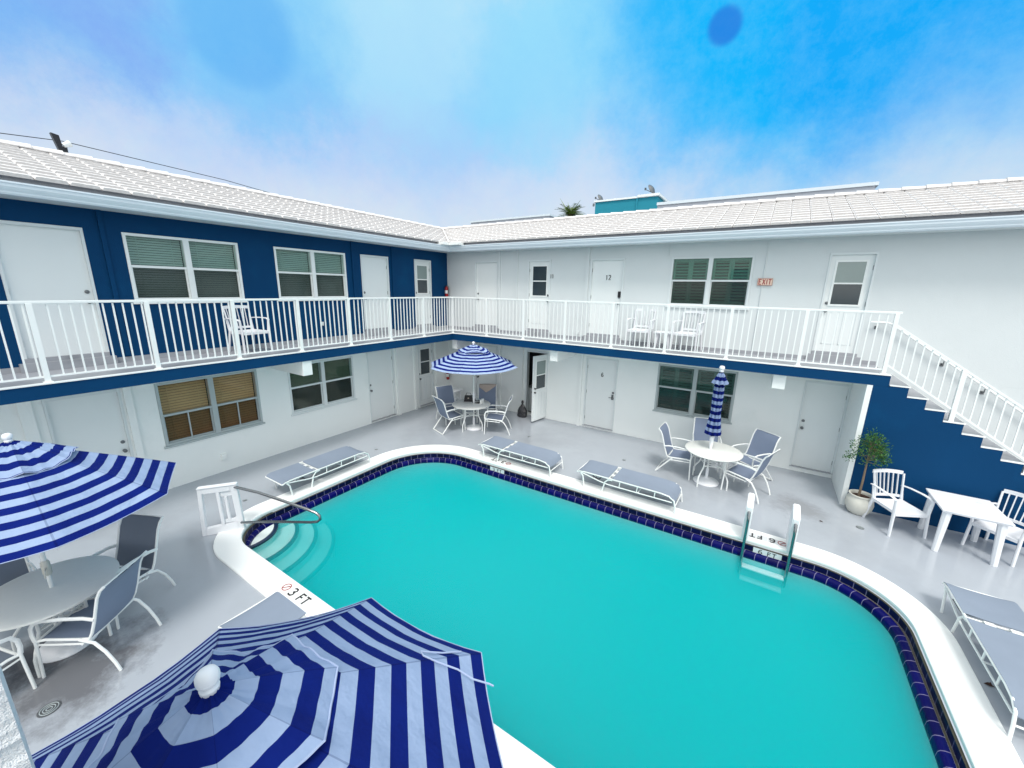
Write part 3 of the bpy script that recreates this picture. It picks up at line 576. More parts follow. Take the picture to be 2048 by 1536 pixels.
t1 = tiles(MB(), -4.3, 19, clipR); t1.xf(TRm); B(t1, 'tiled_roof_slope', ['tile', 'tedge'])
R2 = run + XE
m = MB(); m.face([(-XE + .03, -13, EZ - .01), (-XE + .03, XE, EZ - .01), (-R2, R2, RZ - .01), (-R2, -13, RZ - .01)]); m.face([(-XE, XE - .03, EZ - .01), (19, XE - .03, EZ - .01), (19, R2, RZ - .01), (-R2, R2, RZ - .01)])
m.face([(-R2, -13, RZ - .01), (-R2, R2, RZ - .01), (-R2 - 3, R2 + 3, EZ), (-R2 - 3, -13, EZ)]); m.face([(-R2, R2, RZ - .01), (19, R2, RZ - .01), (19, R2 + 3, EZ), (-R2 - 3, R2 + 3, EZ)])
B(m, 'roof_deck', 'underlay')
m = MB()
def rtile(p, d):
    d = Vector(d).normalized(); s_ = Vector((-d.y, d.x, 0)); rings = []
    for t_, k_ in ((-.03, 1.25), (.40, .88)):
        c_ = Vector(p) + d * t_; rings.append([c_ + s_ * (.11 * k_ * math.cos(a)) + Vector((0, 0, .065 * k_ * math.sin(a) - .015)) for a in [PI * i / 6 for i in range(7)]] + [c_ + s_ * (-.1 * k_) + Vector((0, 0, -.03)), c_ + s_ * (.1 * k_) + Vector((0, 0, -.03))])
    m.loft(rings)
y = R2 + .1
while y > -13: rtile((-R2, y, RZ + .03), (0, -1, .0)); y -= .385
x_ = -R2
while x_ < 19: rtile((x_, R2, RZ + .03), (1, 0, .0)); x_ += .385
B(m, 'ridge_tiles', 'tile', 'all' if False else True)
# metal valley flashing
B(MB().face([(-XE - .1, XE - .03, EZ + .03), (-XE + .03, XE + .1, EZ + .03), (-R2 + .06, R2 + .06, RZ + .02), (-R2 - .06, R2 - .06, RZ + .02)]) and MB().tube([(-XE - .02, XE + .02, EZ + .045), (-R2, R2, RZ + .04)], .03, 6), 'valley_flashing', 'tile')
# outer walls of both wings so that they are solid from elsewhere
for q in ((-6.9, -6.7, -13, 6.9), ): B(MB().box(*q, 0, 5.2), 'rear_wall', 'wall')
B(MB().box(-6.7, 19, 6.7, 6.9, 0, 5.2), 'rear_wall', 'wall')
# ------------------------------------------------------------------ near wing seen at the left edge
near = thing('stucco_pillar', 'rough white stucco pillar at the lower left edge of the frame', 'pillar', (6.6, -9.4, 2.55))
M['rough'] = mat('rough_stucco', (.84, .86, .88), .85, .04, 8, 1.0, 260)
m = MB()
zt = [2.6 + .012 * i for i in range(125)]; random.seed(3)
prof = [(6.913 + random.uniform(-.0035, .0035), z) for z in zt]
m.box(6.2, 6.905, -9.6, -9.125, 2.6, 4.9)
for (a, b_) in zip(prof, prof[1:]): m.face([(a[0], -9.125, a[1]), (a[0], -9.2, a[1]), (b_[0], -9.2, b_[1]), (b_[0], -9.125, b_[1])]); m.face([(a[0], -9.125, a[1]), (b_[0], -9.125, b_[1]), (6.6, -9.1245, b_[1]), (6.6, -9.1245, a[1])])
o = P(m, 'stucco_face', 'rough', near)
# ------------------------------------------------------------------ staircase
st = thing('staircase', 'outside stair with white concrete steps above a deep blue side wall', 'staircase', (11.5, .6, 0))
rs, rn, x0 = .167, .2485, 9.85
nst = 14
prof = [(9.64, 0.0), (9.64, 2.335), (9.843, 2.335), (9.843, 2.505)]
prof = [(9.64, 0.0), (9.64, 2.336), (9.845, 2.336)]
for i in range(nst):
    z = 2.54 - rs * (i + 1); prof += [(x0 + rn * i, z - .02), (x0 + rn * (i + 1), z - .02)]
prof = [(9.64, 0), (9.64, 2.336), (9.852, 2.336)] + [p for p in prof[3:]] + [(x0 + rn * nst, 0)]
P(MB().prism(prof, 'y', .0, .045), 'side_wall', 'blue', st)
for i in range(nst):
    z = 2.54 - rs * (i + 1); o = P(MB().box(x0 + rn * i + .001, x0 + rn * (i + 1) + .02, -.008, 1.278, z - .018, z), 'tread', 'white', st)
    P(MB().box(x0 + rn * i + .001, x0 + rn * (i + 1), .101, 1.275, z - rs - .1, z - .019), 'riser', 'slab', st)
    P(MB().box(x0 + rn * i + .001, x0 + rn * (i + 1) + .01, .025, 1.27, z, z + .003), 'tread_paint', 'slab', st)
wr = thing('wall_handrail', 'white pipe handrail on the white wall above the stair', 'handrail', (9.9, 1.2, 3.36))
P(MB().tube([(9.62, 1.2, 3.364), (9.86, 1.2, 3.364), (9.92, 1.2, 3.34), (11.75, 1.2, 2.02), (13., 1.2, 1.12)], .02, 8), 'rail', 'white', wr, True)
for x_, z_ in ((9.72, 3.34), (10.75, 2.72), (11.35, 2.28), (12.1, 1.74)): P(MB().tube([(x_, 1.2, z_), (x_, 1.2, z_ - .06), (x_, 1.275, z_ - .08)], .009, 6).box(x_ - .025, x_ + .025, 1.268, 1.279, z_ - .11, z_ - .05), 'bracket', 'grey', wr)
# ------------------------------------------------------------------ railings
bal_me = MB().box(-.009, .009, -.009, .009, 0, .94).build('tmp', 'white'); bme = bal_me.data; bme.name = 'baluster'; bpy.data.objects.remove(bal_me)
post_me = MB().box(-.028, .028, -.028, .028, 0, 1.03).box(-.045, .045, -.045, .045, 0, .012).build('tmp', 'white'); pme = post_me.data; pme.name = 'post'; bpy.data.objects.remove(post_me)
def kid(name, me, loc, parent):
    o = bpy.data.objects.new(name, me); COL.objects.link(o); o.parent = parent; o.location = Vector(loc) - parent.location; return o
ZP = 2.547
rl = thing('balcony_railing', 'white metal railing along the blue wall balcony on the left', 'railing', (-.05, -5, ZP))
rr = thing('balcony_railing', 'white metal railing along the white wall balcony, ending at the stair', 'railing', (5, .05, ZP))
kid('post', pme, (-.05, .05, ZP), rr)
for i in range(1, 10):
    y = .0 - 1.1585 * i
    kid('post', pme, (-.05, y, ZP), rl)
for i in range(0, 10):
    for j in range(1, 11):
        y = .05 - 1.1585 * i - 1.1585 * j / 11 - (0 if i else 0)
        if i == 0: y = .03 - 1.185 * j / 11
        if y > -10.4: kid('baluster', bme, (-.05, y, ZP + .08), rl)
P(MB().box(-.073, -.027, -10.5, .023, 3.575, 3.61, .004), 'top_rail', 'white', rl); P(MB().box(-.066, -.034, -10.5, .02, 2.612, 2.634), 'bottom_rail', 'white', rl)
for i in range(1, 9):
    x_ = 1.2172 * i if i < 8 else 9.742
    kid('post', pme, (x_, .05, ZP), rr)
for i in range(8):
    a = -.03 if i == 0 else 1.2172 * i; b_ = 1.2172 * (i + 1) if i < 7 else 9.742
    for j in range(1, 11): kid('baluster', bme, (a + (b_ - a) * j / 11, .05, ZP + .08), rr)
P(MB().box(-.073, 9.80, .027, .073, 3.575, 3.61, .004), 'top_rail', 'white', rr); P(MB().box(-.034, 9.74, .034, .066, 2.612, 2.634), 'bottom_rail', 'white', rr)
sr = thing('stair_railing', 'white metal railing sloping down along the outside stair', 'railing', (11.5, .05, 1.5))
def srail(z0, r_z, x1=13.35): 
    s_ = -.70; return MB().prism([(9.772, z0), (x1, z0 + s_ * (x1 - 9.772)), (x1, z0 + s_ * (x1 - 9.772) + r_z), (9.772, z0 + r_z)], 'y', .03, .07)
P(srail(3.36, .04), 'top_rail', 'white', sr); P(srail(2.685, .035), 'bottom_rail', 'white', sr)
for k in range(4):
    xp = 9.742 + .952 * (k + 1)
    if k < 3: z0 = 2.54 - rs * (int((xp - x0) / rn) + 1); P(MB().box(xp - .03, xp + .03, .02, .08, z0, 3.37 - .7 * (xp - 9.772) ), 'post', 'white', sr)
    for j in range(1, 9):
        xb = 9.742 + .952 * k + .952 * j / 9; zb = 2.70 - .7 * (xb - 9.772); P(MB().box(xb - .009, xb + .009, .041, .059, zb, zb + .69), 'baluster', 'white', sr)
# ------------------------------------------------------------------ umbrellas
M['stA'] = stripe('stripe_canvas_navy_hem', .0425 * 2 * .5 * 1.0 * 1.9, .02); M['stB'] = stripe('stripe_canvas_pale_hem', .078, .52)
def umbrella(name, label, cx, cy, zr, R, phi, za, mt, tilt=(0, 0), table=True, crank=0.):
    sw_ = .0735 if mt == M['stA'] else .066
    t = thing(name, label, 'umbrella', (cx, cy, 0)); n = 8
    H = za - zr
    def sec(rho, a, z): x, y = rho * math.cos(a), rho * math.sin(a); return Vector((x, y, z + tilt[0] * x + tilt[1] * y))
    def zrib(rho): q = rho / R; return za - H * (q * .93 + .07 * q * q)
    def sheet(r0, r1, zf, nt, ns, sagf, wavef=None, v0=None):
        rim = []; m = MB(); sl = math.hypot(1, H / R) * math.cos(PI / n)
        for k in range(n):
            a0, a1 = phi + k * 2 * PI / n, phi + (k + 1) * 2 * PI / n; g = []
            for i in range(nt + 1):
                rho = r0 + (r1 - r0) * i / nt; A, Bv = sec(rho, a0, zf(rho)), sec(rho, a1, zf(rho)); row = []
                for j in range(ns + 1):
                    s_ = j / ns; p = A.lerp(Bv, s_); w = 4 * s_ * (1 - s_); p.z -= sagf(rho) * w; p.z += .0035 * w * math.sin(11 * rho / R * PI + 2 * k) * (rho / R) + .003 * math.sin(PI * s_) * math.sin(5 * PI * s_ + k + 4 * rho)
                    p.x *= 1 - .018 * w * (rho / r1) ** 4; p.y *= 1 - .018 * w * (rho / r1) ** 4
                    if wavef: p = wavef(p, k, s_, i / nt)
                    row.append((p, (s_, (R - rho) * sl if v0 is None else v0 - rho * sl)))
                g.append(row)
            rim += [v[0] for v in g[-1][:-1]]
            for i in range(nt):
                for j in range(ns):
                    q = (g[i][j], g[i][j + 1], g[i + 1][j + 1], g[i + 1][j]) if i or r0 > .01 else (g[0][0], g[1][j + 1], g[1][j])
                    m.face([v[0] for v in q], [v[1] for v in q])
        return m, rim
    sheet(.10, R, zrib, 14, 8, lambda r: .035 * (r / R))[0].build('canopy', mt, t, 'all' if False else True)
    rv = .40 * R / 1.114; zv = zrib(rv) + .030
    rnd = random.Random(int(cx * 100)); off = [rnd.uniform(-.5, 1) for _ in range(16)]
    def wv(p, k, s_, q):
        ro = abs(off[k]) * (1 - s_) + abs(off[(k + 1) % n]) * s_; w = 4 * s_ * (1 - s_); p = p.copy()
        p.z += q ** 3 * .030 * ro - .024 * q * q * w * (1 if off[k] > .25 else -.9) - .012 * q * w * math.sin(6 * q + off[k] * 9); p.z += .008 * q * w * math.sin(16 * s_ + 1.7 * k) + .004 * q * math.sin(PI * s_) * math.sin(9 * q + k); f = 1 + .05 * q ** 3 * w * math.sin(off[k] * 20); p.x *= f; p.y *= f; return p
    def zcap(r): return za + .035 - (za + .035 - zv) * (r / rv) ** 1.15
    cap, crim = sheet(.0, rv, zcap, 10, 14, lambda r: .012, wv, sw_ * (.999 if mt == M['stA'] else 1.999)); cap.build('vent_canopy', mt, t, True)
    MB().tube(crim, .0045, 5, closed=True).build('vent_hem', 'hemm', t)
    for rad, zf, nm in ((R, zrib, 'hem'),):
        m = MB(); pts = []
        for k in range(n):
            a0, a1 = phi + k * 2 * PI / n, phi + (k + 1) * 2 * PI / n; A, Bv = sec(rad, a0, zf(rad)), sec(rad, a1, zf(rad))
            for j in range(8):
                s_ = j / 8; w = 4 * s_ * (1 - s_); p = A.lerp(Bv, s_); p.z -= .035 * w; p.x *= 1 - .018 * w; p.y *= 1 - .018 * w; pts.append(p)
        m.tube(pts, .0035, 5, closed=True); m.build(nm, 'hemm', t)
    zk = za + .02; f = MB().lathe([(r_q * .84, zk + (z_q) * .84) for r_q, z_q in ((.02, -.03), (.034, 0), (.036, .016), (.028, .026), (.030, .034), (.040, .042), (.041, .050), (.0385, .053), (.0425, .056), (.042, .075), (.034, .092), (.02, .100), (.001, .103))], 24); f.build('finial', 'resin', t, True)
    for k in range(n):
        a = phi + k * 2 * PI / n; m = MB(); m.tube([sec(.03, a, za - .09), sec(R - .01, a, zrib(R) - .012)], .008, 6); m.tube([sec(.03, a, za - .55), sec(R * .5, a, zrib(R * .5) - .03)], .006, 6); m.build('rib', 'frame', t)
    MB().tube([(0, 0, .03), (0, 0, za - .02)], .019, 12).build('pole', 'frame', t, True)
    MB().lathe([(.001, 0), (.235, 0), (.24, .012), (.225, .035), (.17, .06), (.10, .075), (.045, .085), (.032, .10), (.03, .30), (.001, .30)], 28).build('base', 'resin', t, True)
    if crank:
        m = MB().lathe([(.022, crank - .1), (.034, crank - .08), (.036, crank + .04), (.024, crank + .07)], 14); m.tube([(.03, 0, crank), (.07, -.02, crank - .01), (.075, -.03, crank - .09)], .007, 6); m.build('crank_housing', 'pot', t, True)
    else: MB().lathe([(.022, .76), (.026, .80), (.036, 1.0), (.030, 1.02), (.02, 1.03)], 14).build('collar', 'resin', t, True)
    return t
M['hemm'] = fabric('hem_tape', (.35, .42, .60))
M['stA'] = stripe('stripe_canvas_navy_hem', .0735, .0); M['stB'] = stripe('stripe_canvas_pale_hem', .066, .5)
uD = umbrella('striped_umbrella', 'large blue and pale striped umbrella in the foreground seen from above', 6.50, -8.757, 1.915, 1.114, 1.240, 2.50, M['stA'], (.036, .004), crank=1.2)
umbrella('striped_umbrella', 'striped open umbrella cut by the left edge, over the lounge table with grey top', 1.972, -8.706, 1.69, 1.2, .003, 2.34, M['stA'], crank=.98)
umbrella('striped_umbrella', 'open striped umbrella in the far corner of the courtyard', 1.31, -.68, 1.83, 1.235, math.radians(20.4), 2.36, M['stB'])
cm = MB(); zc_ = lambda x, y: 1.985 + .0
# tie cord lying over the rim of the foreground umbrella
def on_canopy(x, y):
    dx, dy = x - 6.5, y + 8.757; r = math.hypot(dx, dy) * 1.02; q = r / 1.114; return 2.50 - .585 * (q * .93 + .07 * q * q) + .036 * dx + .004 * dy + .01
pts = [(6.80, -7.80), (6.76, -7.90), (6.70, -7.99), (6.73, -8.00), (6.80, -7.97), (6.88, -7.92), (6.96, -7.90), (7.02, -7.85), (7.04, -7.84)]
cm.tube([(x - 6.5, y + 8.757, on_canopy(x, y)) for x, y in pts] , .0045, 6); cm.build('tie_cord', 'hemm', uD, True)
# closed umbrella
uc = thing('striped_umbrella', 'closed striped umbrella tied around its pole above the right round table', 'umbrella', (7.30, -.46, 0))
def furled(prof, nf, amp, uvs0, mt, name, zz=0.):
    m = MB(); ns = nf * 6; rows = []
    for i, (r, z) in enumerate(prof):
        row = []
        for j in range(ns):
            a = 2 * PI * j / ns; f = abs(math.sin(nf * a / 2)); rr_ = r * (1 - amp * (1 - f)); dz = zz * (f - .5) * (r / .15)
            row.append(((rr_ * math.cos(a), rr_ * math.sin(a), z + dz), uvs0 + (2.4 - z)))
        rows.append(row)
    for a, b_ in zip(rows, rows[1:]):
        for j in range(ns):
            q = (a[j], a[(j + 1) % ns], b_[(j + 1) % ns], b_[j]); m.face([v[0] for v in q], [(0, v[1]) for v in q])
    return m.build(name, mt, uc, 'all' if False else True)
M['stC'] = stripe('stripe_canvas_furled', .0705, .0)
furled([(.03, 2.32), (.06, 2.25), (.085, 2.15), (.10, 2.0), (.105, 1.8), (.10, 1.62), (.095, 1.52), (.115, 1.4), (.135, 1.25), (.16, 1.1), (.165, 1.06), (.10, 1.05)], 8, .38, 0, M['stC'], 'canopy', .03)
furled([(.025, 2.36), (.07, 2.29), (.10, 2.22), (.165, 2.12), (.13, 2.115)], 8, .30, .0, M['stC'], 'vent_canopy', .03)
MB().lathe([(.02, 2.34), (.042, 2.36), (.044, 2.375), (.034, 2.39), (.050, 2.41), (.052, 2.44), (.04, 2.47), (.001, 2.48)], 18).build('finial', 'resin', uc, True)
MB().tube([(0, 0, .03), (0, 0, 2.35)], .019, 12).build('pole', 'frame', uc, True); MB().lathe([(.022, .74), (.030, .78), (.045, 1.0), (.04, 1.02), (.02, 1.03)], 14).build('collar', 'resin', uc, True)
MB().lathe([(.001, 0), (.245, 0), (.25, .012), (.235, .03), (.18, .05), (.10, .08), (.045, .10), (.03, .13), (.03, .3), (.001, .3)], 28).build('base', 'resin', uc, True)
MB().tube([(.10 * math.cos(a), .10 * math.sin(a), 1.56 + .03 * math.sin(a + 1)) for a in [2 * PI * j / 24 for j in range(24)]], .007, 5, closed=True).build('tie_cord', 'stA', uc)
# ------------------------------------------------------------------ round tables
def table_proto():
    t = thing('round_table', 'white round patio table under the closed umbrella on the right', 'table', (7.36, -.47, 0), .3)
    MB().lathe([(.024, .715), (.50, .715), (.52, .70), (.533, .705), (.535, .722), (.522, .732), (.024, .735)], 56).build('tabletop', 'ttop', t, True)
    for k in range(4):
        a = PI / 4 + k * PI / 2; c_, s_ = math.cos(a), math.sin(a)
        MB().tube([(c_ * r, s_ * r, z) for r, z in ((.36, .70), (.27, .66), (.25, .58), (.25, .42), (.28, .36), (.35, .26), (.38, .2), (.385, .12), (.385, .0))], .015, 8).build('leg', 'frame', t, True)
    m = MB(); q = [(.25 * math.cos(PI / 4 + k * PI / 2), .25 * math.sin(PI / 4 + k * PI / 2), .42) for k in range(4)]
    for i in range(4): m.tube([q[i], tuple(.5 * (q[i][d] + q[(i + 1) % 4][d]) * (.8 if d < 2 else 1) for d in range(3)), q[(i + 1) % 4]], .010, 6)
    m.tube([(.06 * math.cos(2 * PI * j / 16), .06 * math.sin(2 * PI * j / 16), .42) for j in range(16)], .01, 6, closed=True)
    for i in range(4): m.tube([(q[i][0] * .24, q[i][1] * .24, .42), (q[i][0], q[i][1], .42)], .009, 6)
    m.build('brace', 'frame', t, True)
    return t
M['ttop'] = mat('table_top_white', (.76, .77, .74), .42, .03, 25, .05, 200)
G = 'round patio tables'
tp = table_proto(); tp['group'] = G
dup(tp, 'white round patio table in the far corner holding the black handbag and cups', (1.27, -.74, 0), .78); dup(tp, 'pale round patio table under the umbrella at the left edge', (1.97, -8.73, 0), .15)
# ------------------------------------------------------------------ sling armchairs
def chair_proto(label, sled):
    t = thing('sling_chair', label, 'chair', (0, 0, 0)); W_ = .27
    seat = [(.27, .425), (.20, .435), (.05, .42), (-.10, .405), (-.18, .405)]; back = [(-.18, .405), (-.215, .47), (-.26, .60), (-.30, .74), (-.335, .86), (-.375, .94), (-.42, .985)]
    for s_ in (-1, 1):
        x_ = s_ * W_
        MB().tube([(x_, y, z) for y, z in seat[:-1] + back], .014, 8).build('side_frame', 'frame', t, True)
        arm = [(-.27, .63), (-.18, .655), (0, .665), (.18, .66), (.25, .64), (.285, .58), (.29, .5), (.28, .43)]
        MB().tube([(s_ * (W_ + .012), y, z) for y, z in arm], .015 if sled else .012, 8, ry=None if sled else .02).build('armrest', 'frame', t, True)
        MB().tube([(s_ * (W_ + .01), y, z) for y, z in ((.28, .43), (.285, .3), (.30, .0))], .014, 8).build('leg', 'frame', t, True)
        MB().tube([(s_ * (W_ + .01), y, z) for y, z in ((-.10, .41), (-.22, .36), (-.30, .24), (-.36, .10), (-.39, .0))] if not sled else [(x_, -.08, .40), (x_, -.40, .012)], .015, 8).build('leg', 'frame', t, True)
    def cb_(*a): MB().tube(*a).build('crossbar', 'frame', t, True)
    cb_([(-W_, .27, .425), (W_, .27, .425)], .013, 8); cb_([(-W_, -.18, .385), (W_, -.18, .385)], .012, 8); cb_([(-W_, -.42, .985), (-.15, -.425, .99), (.15, -.425, .99), (W_, -.42, .985)], .008, 8)
    cb_([(-W_, -.10, .34), (W_, -.10, .34)], .012, 8)
    for s_ in (-1, 1): MB().tube([(s_ * W_, .28, .38), (s_ * W_, -.12, .35)], .010, 6).build('seat_rail', 'frame', t, True)
    if sled: cb_([(-W_, -.40, .014), (W_, -.40, .014)], .014, 8)
    def sheet(pr, name, dip):
        m = MB(); n_ = 8; g = [[(W_ * .97 * (2 * j / n_ - 1), y - (dip * (1 - (2 * j / n_ - 1) ** 2) if name == 'backrest' else 0), z - (dip * (1 - (2 * j / n_ - 1) ** 2) if name == 'seat' else 0)) for j in range(n_ + 1)] for y, z in pr]
        for o_ in (0, -.005):
            for a, b_ in zip(g, g[1:]):
                for j in range(n_): m.face([(p[0], p[1] + (o_ if name == 'backrest' else 0), p[2] + (o_ if name == 'seat' else 0)) for p in (a[j], a[j + 1], b_[j + 1], b_[j])])
        return m
    sheet(seat, 'seat', .02).build('seat', 'sling', t, True); sheet(back[:-1] + [(-.415, .98)], 'backrest', .02).build('backrest', 'sling', t, True)
    return t
GC = 'sling armchairs around the round tables'
c1 = chair_proto('sling armchair with curved arms at the left side of the closed umbrella table', True); c1.location = (6.70, -.30, 0); c1.rotation_euler.z = math.radians(-92); c1['group'] = GC
c2 = chair_proto('sling armchair nearest the pool at the closed umbrella table, facing left', False); c2.location = (7.98, -.50, 0); c2.rotation_euler.z = math.radians(71); c2['group'] = GC
dd = math.radians
dup(c1, 'sling armchair behind the closed umbrella, back against the white wall', (7.13, .42, 0), dd(-170)); dup(c1, 'sling armchair behind the closed umbrella table on its right, nearest the plain door', (8.02, .22, 0), dd(143))
dup(c1, 'sling armchair with floor bar in front of the far corner table, turned from the pool', (.85, -1.14, 0), dd(-20)); dup(c2, 'sling armchair with wide dark back at the left rear of the far corner table', (.36, -.60, 0), dd(-113))
dup(c2, 'sling armchair seen side-on at the right of the far corner table', (1.98, -.52, 0), dd(118)); dup(c1, 'sling armchair draped with a beige towel behind the far corner table', (1.17, .14, 0), dd(-146))
# darker-looking chairs of the left edge set share the straight-leg frame
def recol(root, mname):
    for o in COL.objects:
        if o.parent == root and o.name.split('.')[0] in ('seat', 'backrest'):
            o.data = o.data.copy(); o.data.materials[0] = M[mname]
a1 = dup(c2, 'sling armchair seen from behind in front of the left edge table', (2.37, -8.53, 0), dd(130)); recol(a1, 'sling')
a2 = dup(c2, 'dark sling armchair facing the camera beyond the left edge table', (1.77, -8.20, 0), dd(-154)); recol(a2, 'slingB')
a3 = dup(c2, 'sling armchair cut off by the frame at the lower left, next to the pillar', (2.24, -9.38, 0), dd(18)); recol(a3, 'slingB')
a4 = dup(c2, 'sling armchair behind the left edge table, half hidden by the umbrella', (1.30, -9.02, 0), dd(-88)); recol(a4, 'slingB')
# ------------------------------------------------------------------ loungers (length along +x, head at 0)
def lounger_proto():
    t = thing('sun_lounger', 'grey sling sun lounger by the far coping, left of its pair', 'sun lounger', (2.67, -1.91, 0)); W_ = .29; zd = .35; Ln = 1.88; sp = .64
    for s_ in (-1, 1):
        y = s_ * W_
        MB().tube([(-.03, y, zd - .035), (.03, y, zd - .01), (.12, y, zd), (sp, y, zd), (1.6, y, zd), (1.74, y, zd - .02), (1.83, y, zd - .08), (Ln - .02, y, zd - .2), (Ln, y, 0)], .014, 8).build('side_rail', 'frame', t, True)
        MB().tube([(.05, y, zd - .03), (.10, y, zd - .1), (.14, y, 0)], .014, 8).build('leg', 'frame', t, True)
        MB().tube([(.70, y, zd - .02), (.62, y, zd - .03), (.56, y, zd - .09), (.50, y, .012)], .014, 8).build('leg', 'frame', t, True)
        m = MB(); m.tube([(.06, y, zd - .03), (.45, y, zd - .11), (.62, y, zd - .13), (1.80, y, zd - .12)], .011, 8)
        for x_ in (.85, 1.18, 1.5): m.tube([(x_, y, zd), (x_ - .01, y, zd - .12)], .010, 6)
        m.build('brace_rail', 'frame', t, True)
    for x_, z in ((-.03, zd - .035), (sp - .03, zd - .03), (sp + .05, zd - .02), (1.2, zd - .12), (Ln - .03, zd - .2)): MB().tube([(x_, -W_, z), (x_, W_, z)], .011, 8).build('crossbar', 'frame', t, True)
    MB().tube([(.30, -W_, zd - .03), (.42, -W_ + .05, zd - .10), (.42, W_ - .05, zd - .10), (.30, W_, zd - .03)], .009, 6).build('back_support', 'black', t, True)
    def sh(xs, nm):
        m = MB(); n_ = 8
        g = [[(x_, W_ * 1.02 * (2 * j / n_ - 1), z + .017 - .015 * (1 - (2 * j / n_ - 1) ** 2)) for j in range(n_ + 1)] for x_, z in xs]
        for o_ in (0, -.006):
            for a, b_ in zip(g, g[1:]):
                for j in range(n_): m.face([(p[0], p[1], p[2] + o_) for p in (a[j], a[j + 1], b_[j + 1], b_[j])])
        m.build(nm, 'slingL', t, True)
    sh([(-.035, zd - .045), (.0, zd - .018), (.06, zd), (.3, zd), (sp - .03, zd)], 'backrest'); sh([(sp + .05, zd), (1.1, zd), (1.58, zd), (1.72, zd - .015), (1.80, zd - .055), (1.845, zd - .12)], 'seat')
    for s_ in (-1, 1): MB().box(sp - .02, sp + .04, s_ * .10 - .04, s_ * .10 + .04, zd - .008, zd - .002).build('strap', 'frame', t)
    return t
GL = 'sun loungers around the pool'
lp = lounger_proto(); lp['group'] = GL; lp.rotation_euler.z = dd(-.5)
dup(lp, 'grey sling sun lounger by the far coping, nearest the pool ladder', (5.15, -1.89, 0), dd(-1)); 
l1 = dup(lp, 'grey sling sun lounger beside the left coping under the bronze window', (.615, -5.77, 0), dd(90)); l4 = dup(lp, 'grey sling sun lounger at the right edge of the frame beside the pool', (10.57, -2.50, 0), dd(-90)); l5 = dup(lp, 'grey sling sun lounger mostly hidden by the foreground umbrella', (3.50, -7.53, 0), dd(0))
# ------------------------------------------------------------------ moulded resin chairs and tables
def resin_chair():
    t = thing('resin_armchair', 'white slatted resin armchair by the blue stair wall next to the potted tree', 'chair', (10.22, -.47, 0), dd(-152))
    def shell(fn, nu, nv, th):
        m = MB(); top = [[Vector(fn(i / nu, j / nv)) for j in range(nv + 1)] for i in range(nu + 1)]
        return m, top
    m = MB(); n_ = 10
    g = [[(x_ * (.235 + .02 * (y + .2)), y, .425 - .03 * (1 - x_ * x_) * math.sin(PI * min(1, max(0, (y + .24) / .5))) - .02 * max(0, (y - .15) / .1) ** 2 * .5) for x_ in [-1 + 2 * j / n_ for j in range(n_ + 1)]] for y in (-.22, -.12, 0, .1, .18, .24, .27)]
    for k, o_ in enumerate((0, -.018)):
        for a, b_ in zip(g, g[1:]):
            for j in range(n_): m.face([(p[0], p[1], p[2] + o_) for p in (a[j], a[j + 1], b_[j + 1], b_[j])])
    for row in (g[0], g[-1]):
        for j in range(n_): m.face([row[j], row[j + 1], (row[j + 1][0], row[j + 1][1], row[j + 1][2] - .045), (row[j][0], row[j][1], row[j][2] - .045)])
    for j in (0, n_):
        for a, b_ in zip(g, g[1:]): m.face([a[j], b_[j], (b_[j][0], b_[j][1], b_[j][2] - .045), (a[j][0], a[j][1], a[j][2] - .045)])
    m.build('seat', 'resin', t, True)
    m = MB(); by = lambda z: -.23 - (z - .42) * .22; wd = lambda z: .215 + .03 * (z - .45) / .45; cv = lambda x_: .035 * (1 - (x_ / .24) ** 2)
    for s_ in (-1, 1): m.tube([(s_ * wd(z), by(z) + .02, z) for z in (.36, .45, .6, .75, .87)], .02, 8, ry=.014)
    for k in range(6):
        u = -1 + 2 * (k + .5) / 6; m.tube([(u * wd(z) * .88, by(z) - cv(u * .22), z) for z in (.47, .6, .75, .86)], .015, 6, ry=.008)
    def bar(z, hh, arch=0): m.loft([[(wd(z) * u, by(z) - cv(u * .22) + d, z + e + arch * (1 - u * u)) for (d, e) in ((-.01, -hh), (.01, -hh), (.01, hh), (-.01, hh))] for u in [-1 + i / 5 for i in range(11)]])
    bar(.875, .03, .012); bar(.475, .022)
    m.build('backrest', 'resin', t, True)
    for s_ in (-1, 1):
        m = MB(); pth = [(s_ * .245, -.29, .655), (s_ * .27, -.15, .67), (s_ * .29, .05, .672), (s_ * .29, .20, .665), (s_ * .28, .255, .64)]
        m.tube(pth, .028, 8, ry=.012); m.tube([(s_ * .24, -.27, .66), (s_ * .235, -.25, .56), (s_ * .235, -.22, .42)], .018, 6); m.build('armrest', 'resin', t, True)
        m = MB(); m.tube([(s_ * .28, .25, .65), (s_ * .262, .245, .42), (s_ * .275, .275, 0)], [.024, .03, .024], 8, ry=.02); m.build('leg', 'resin', t, True)
        m = MB(); m.tube([(s_ * .225, -.22, .44), (s_ * .25, -.30, 0)], [.03, .024], 8, ry=.02); m.build('leg', 'resin', t, True)
    return t
GR = 'white resin armchairs'
rc = resin_chair(); rc['group'] = GR
dup(rc, 'white slatted resin armchair cut by the right edge behind the rectangular table', (11.45, -.42, 0), dd(140)); dup(rc, 'single white resin armchair on the balcony against the blue wall', (-.93, -5.20, 2.526), dd(-84))
dup(rc, 'white resin armchair on the balcony left of the low side table', (5.30, .93, 2.526), dd(180)); dup(rc, 'white resin armchair on the balcony right of the low side table', (6.40, .90, 2.526), dd(172))
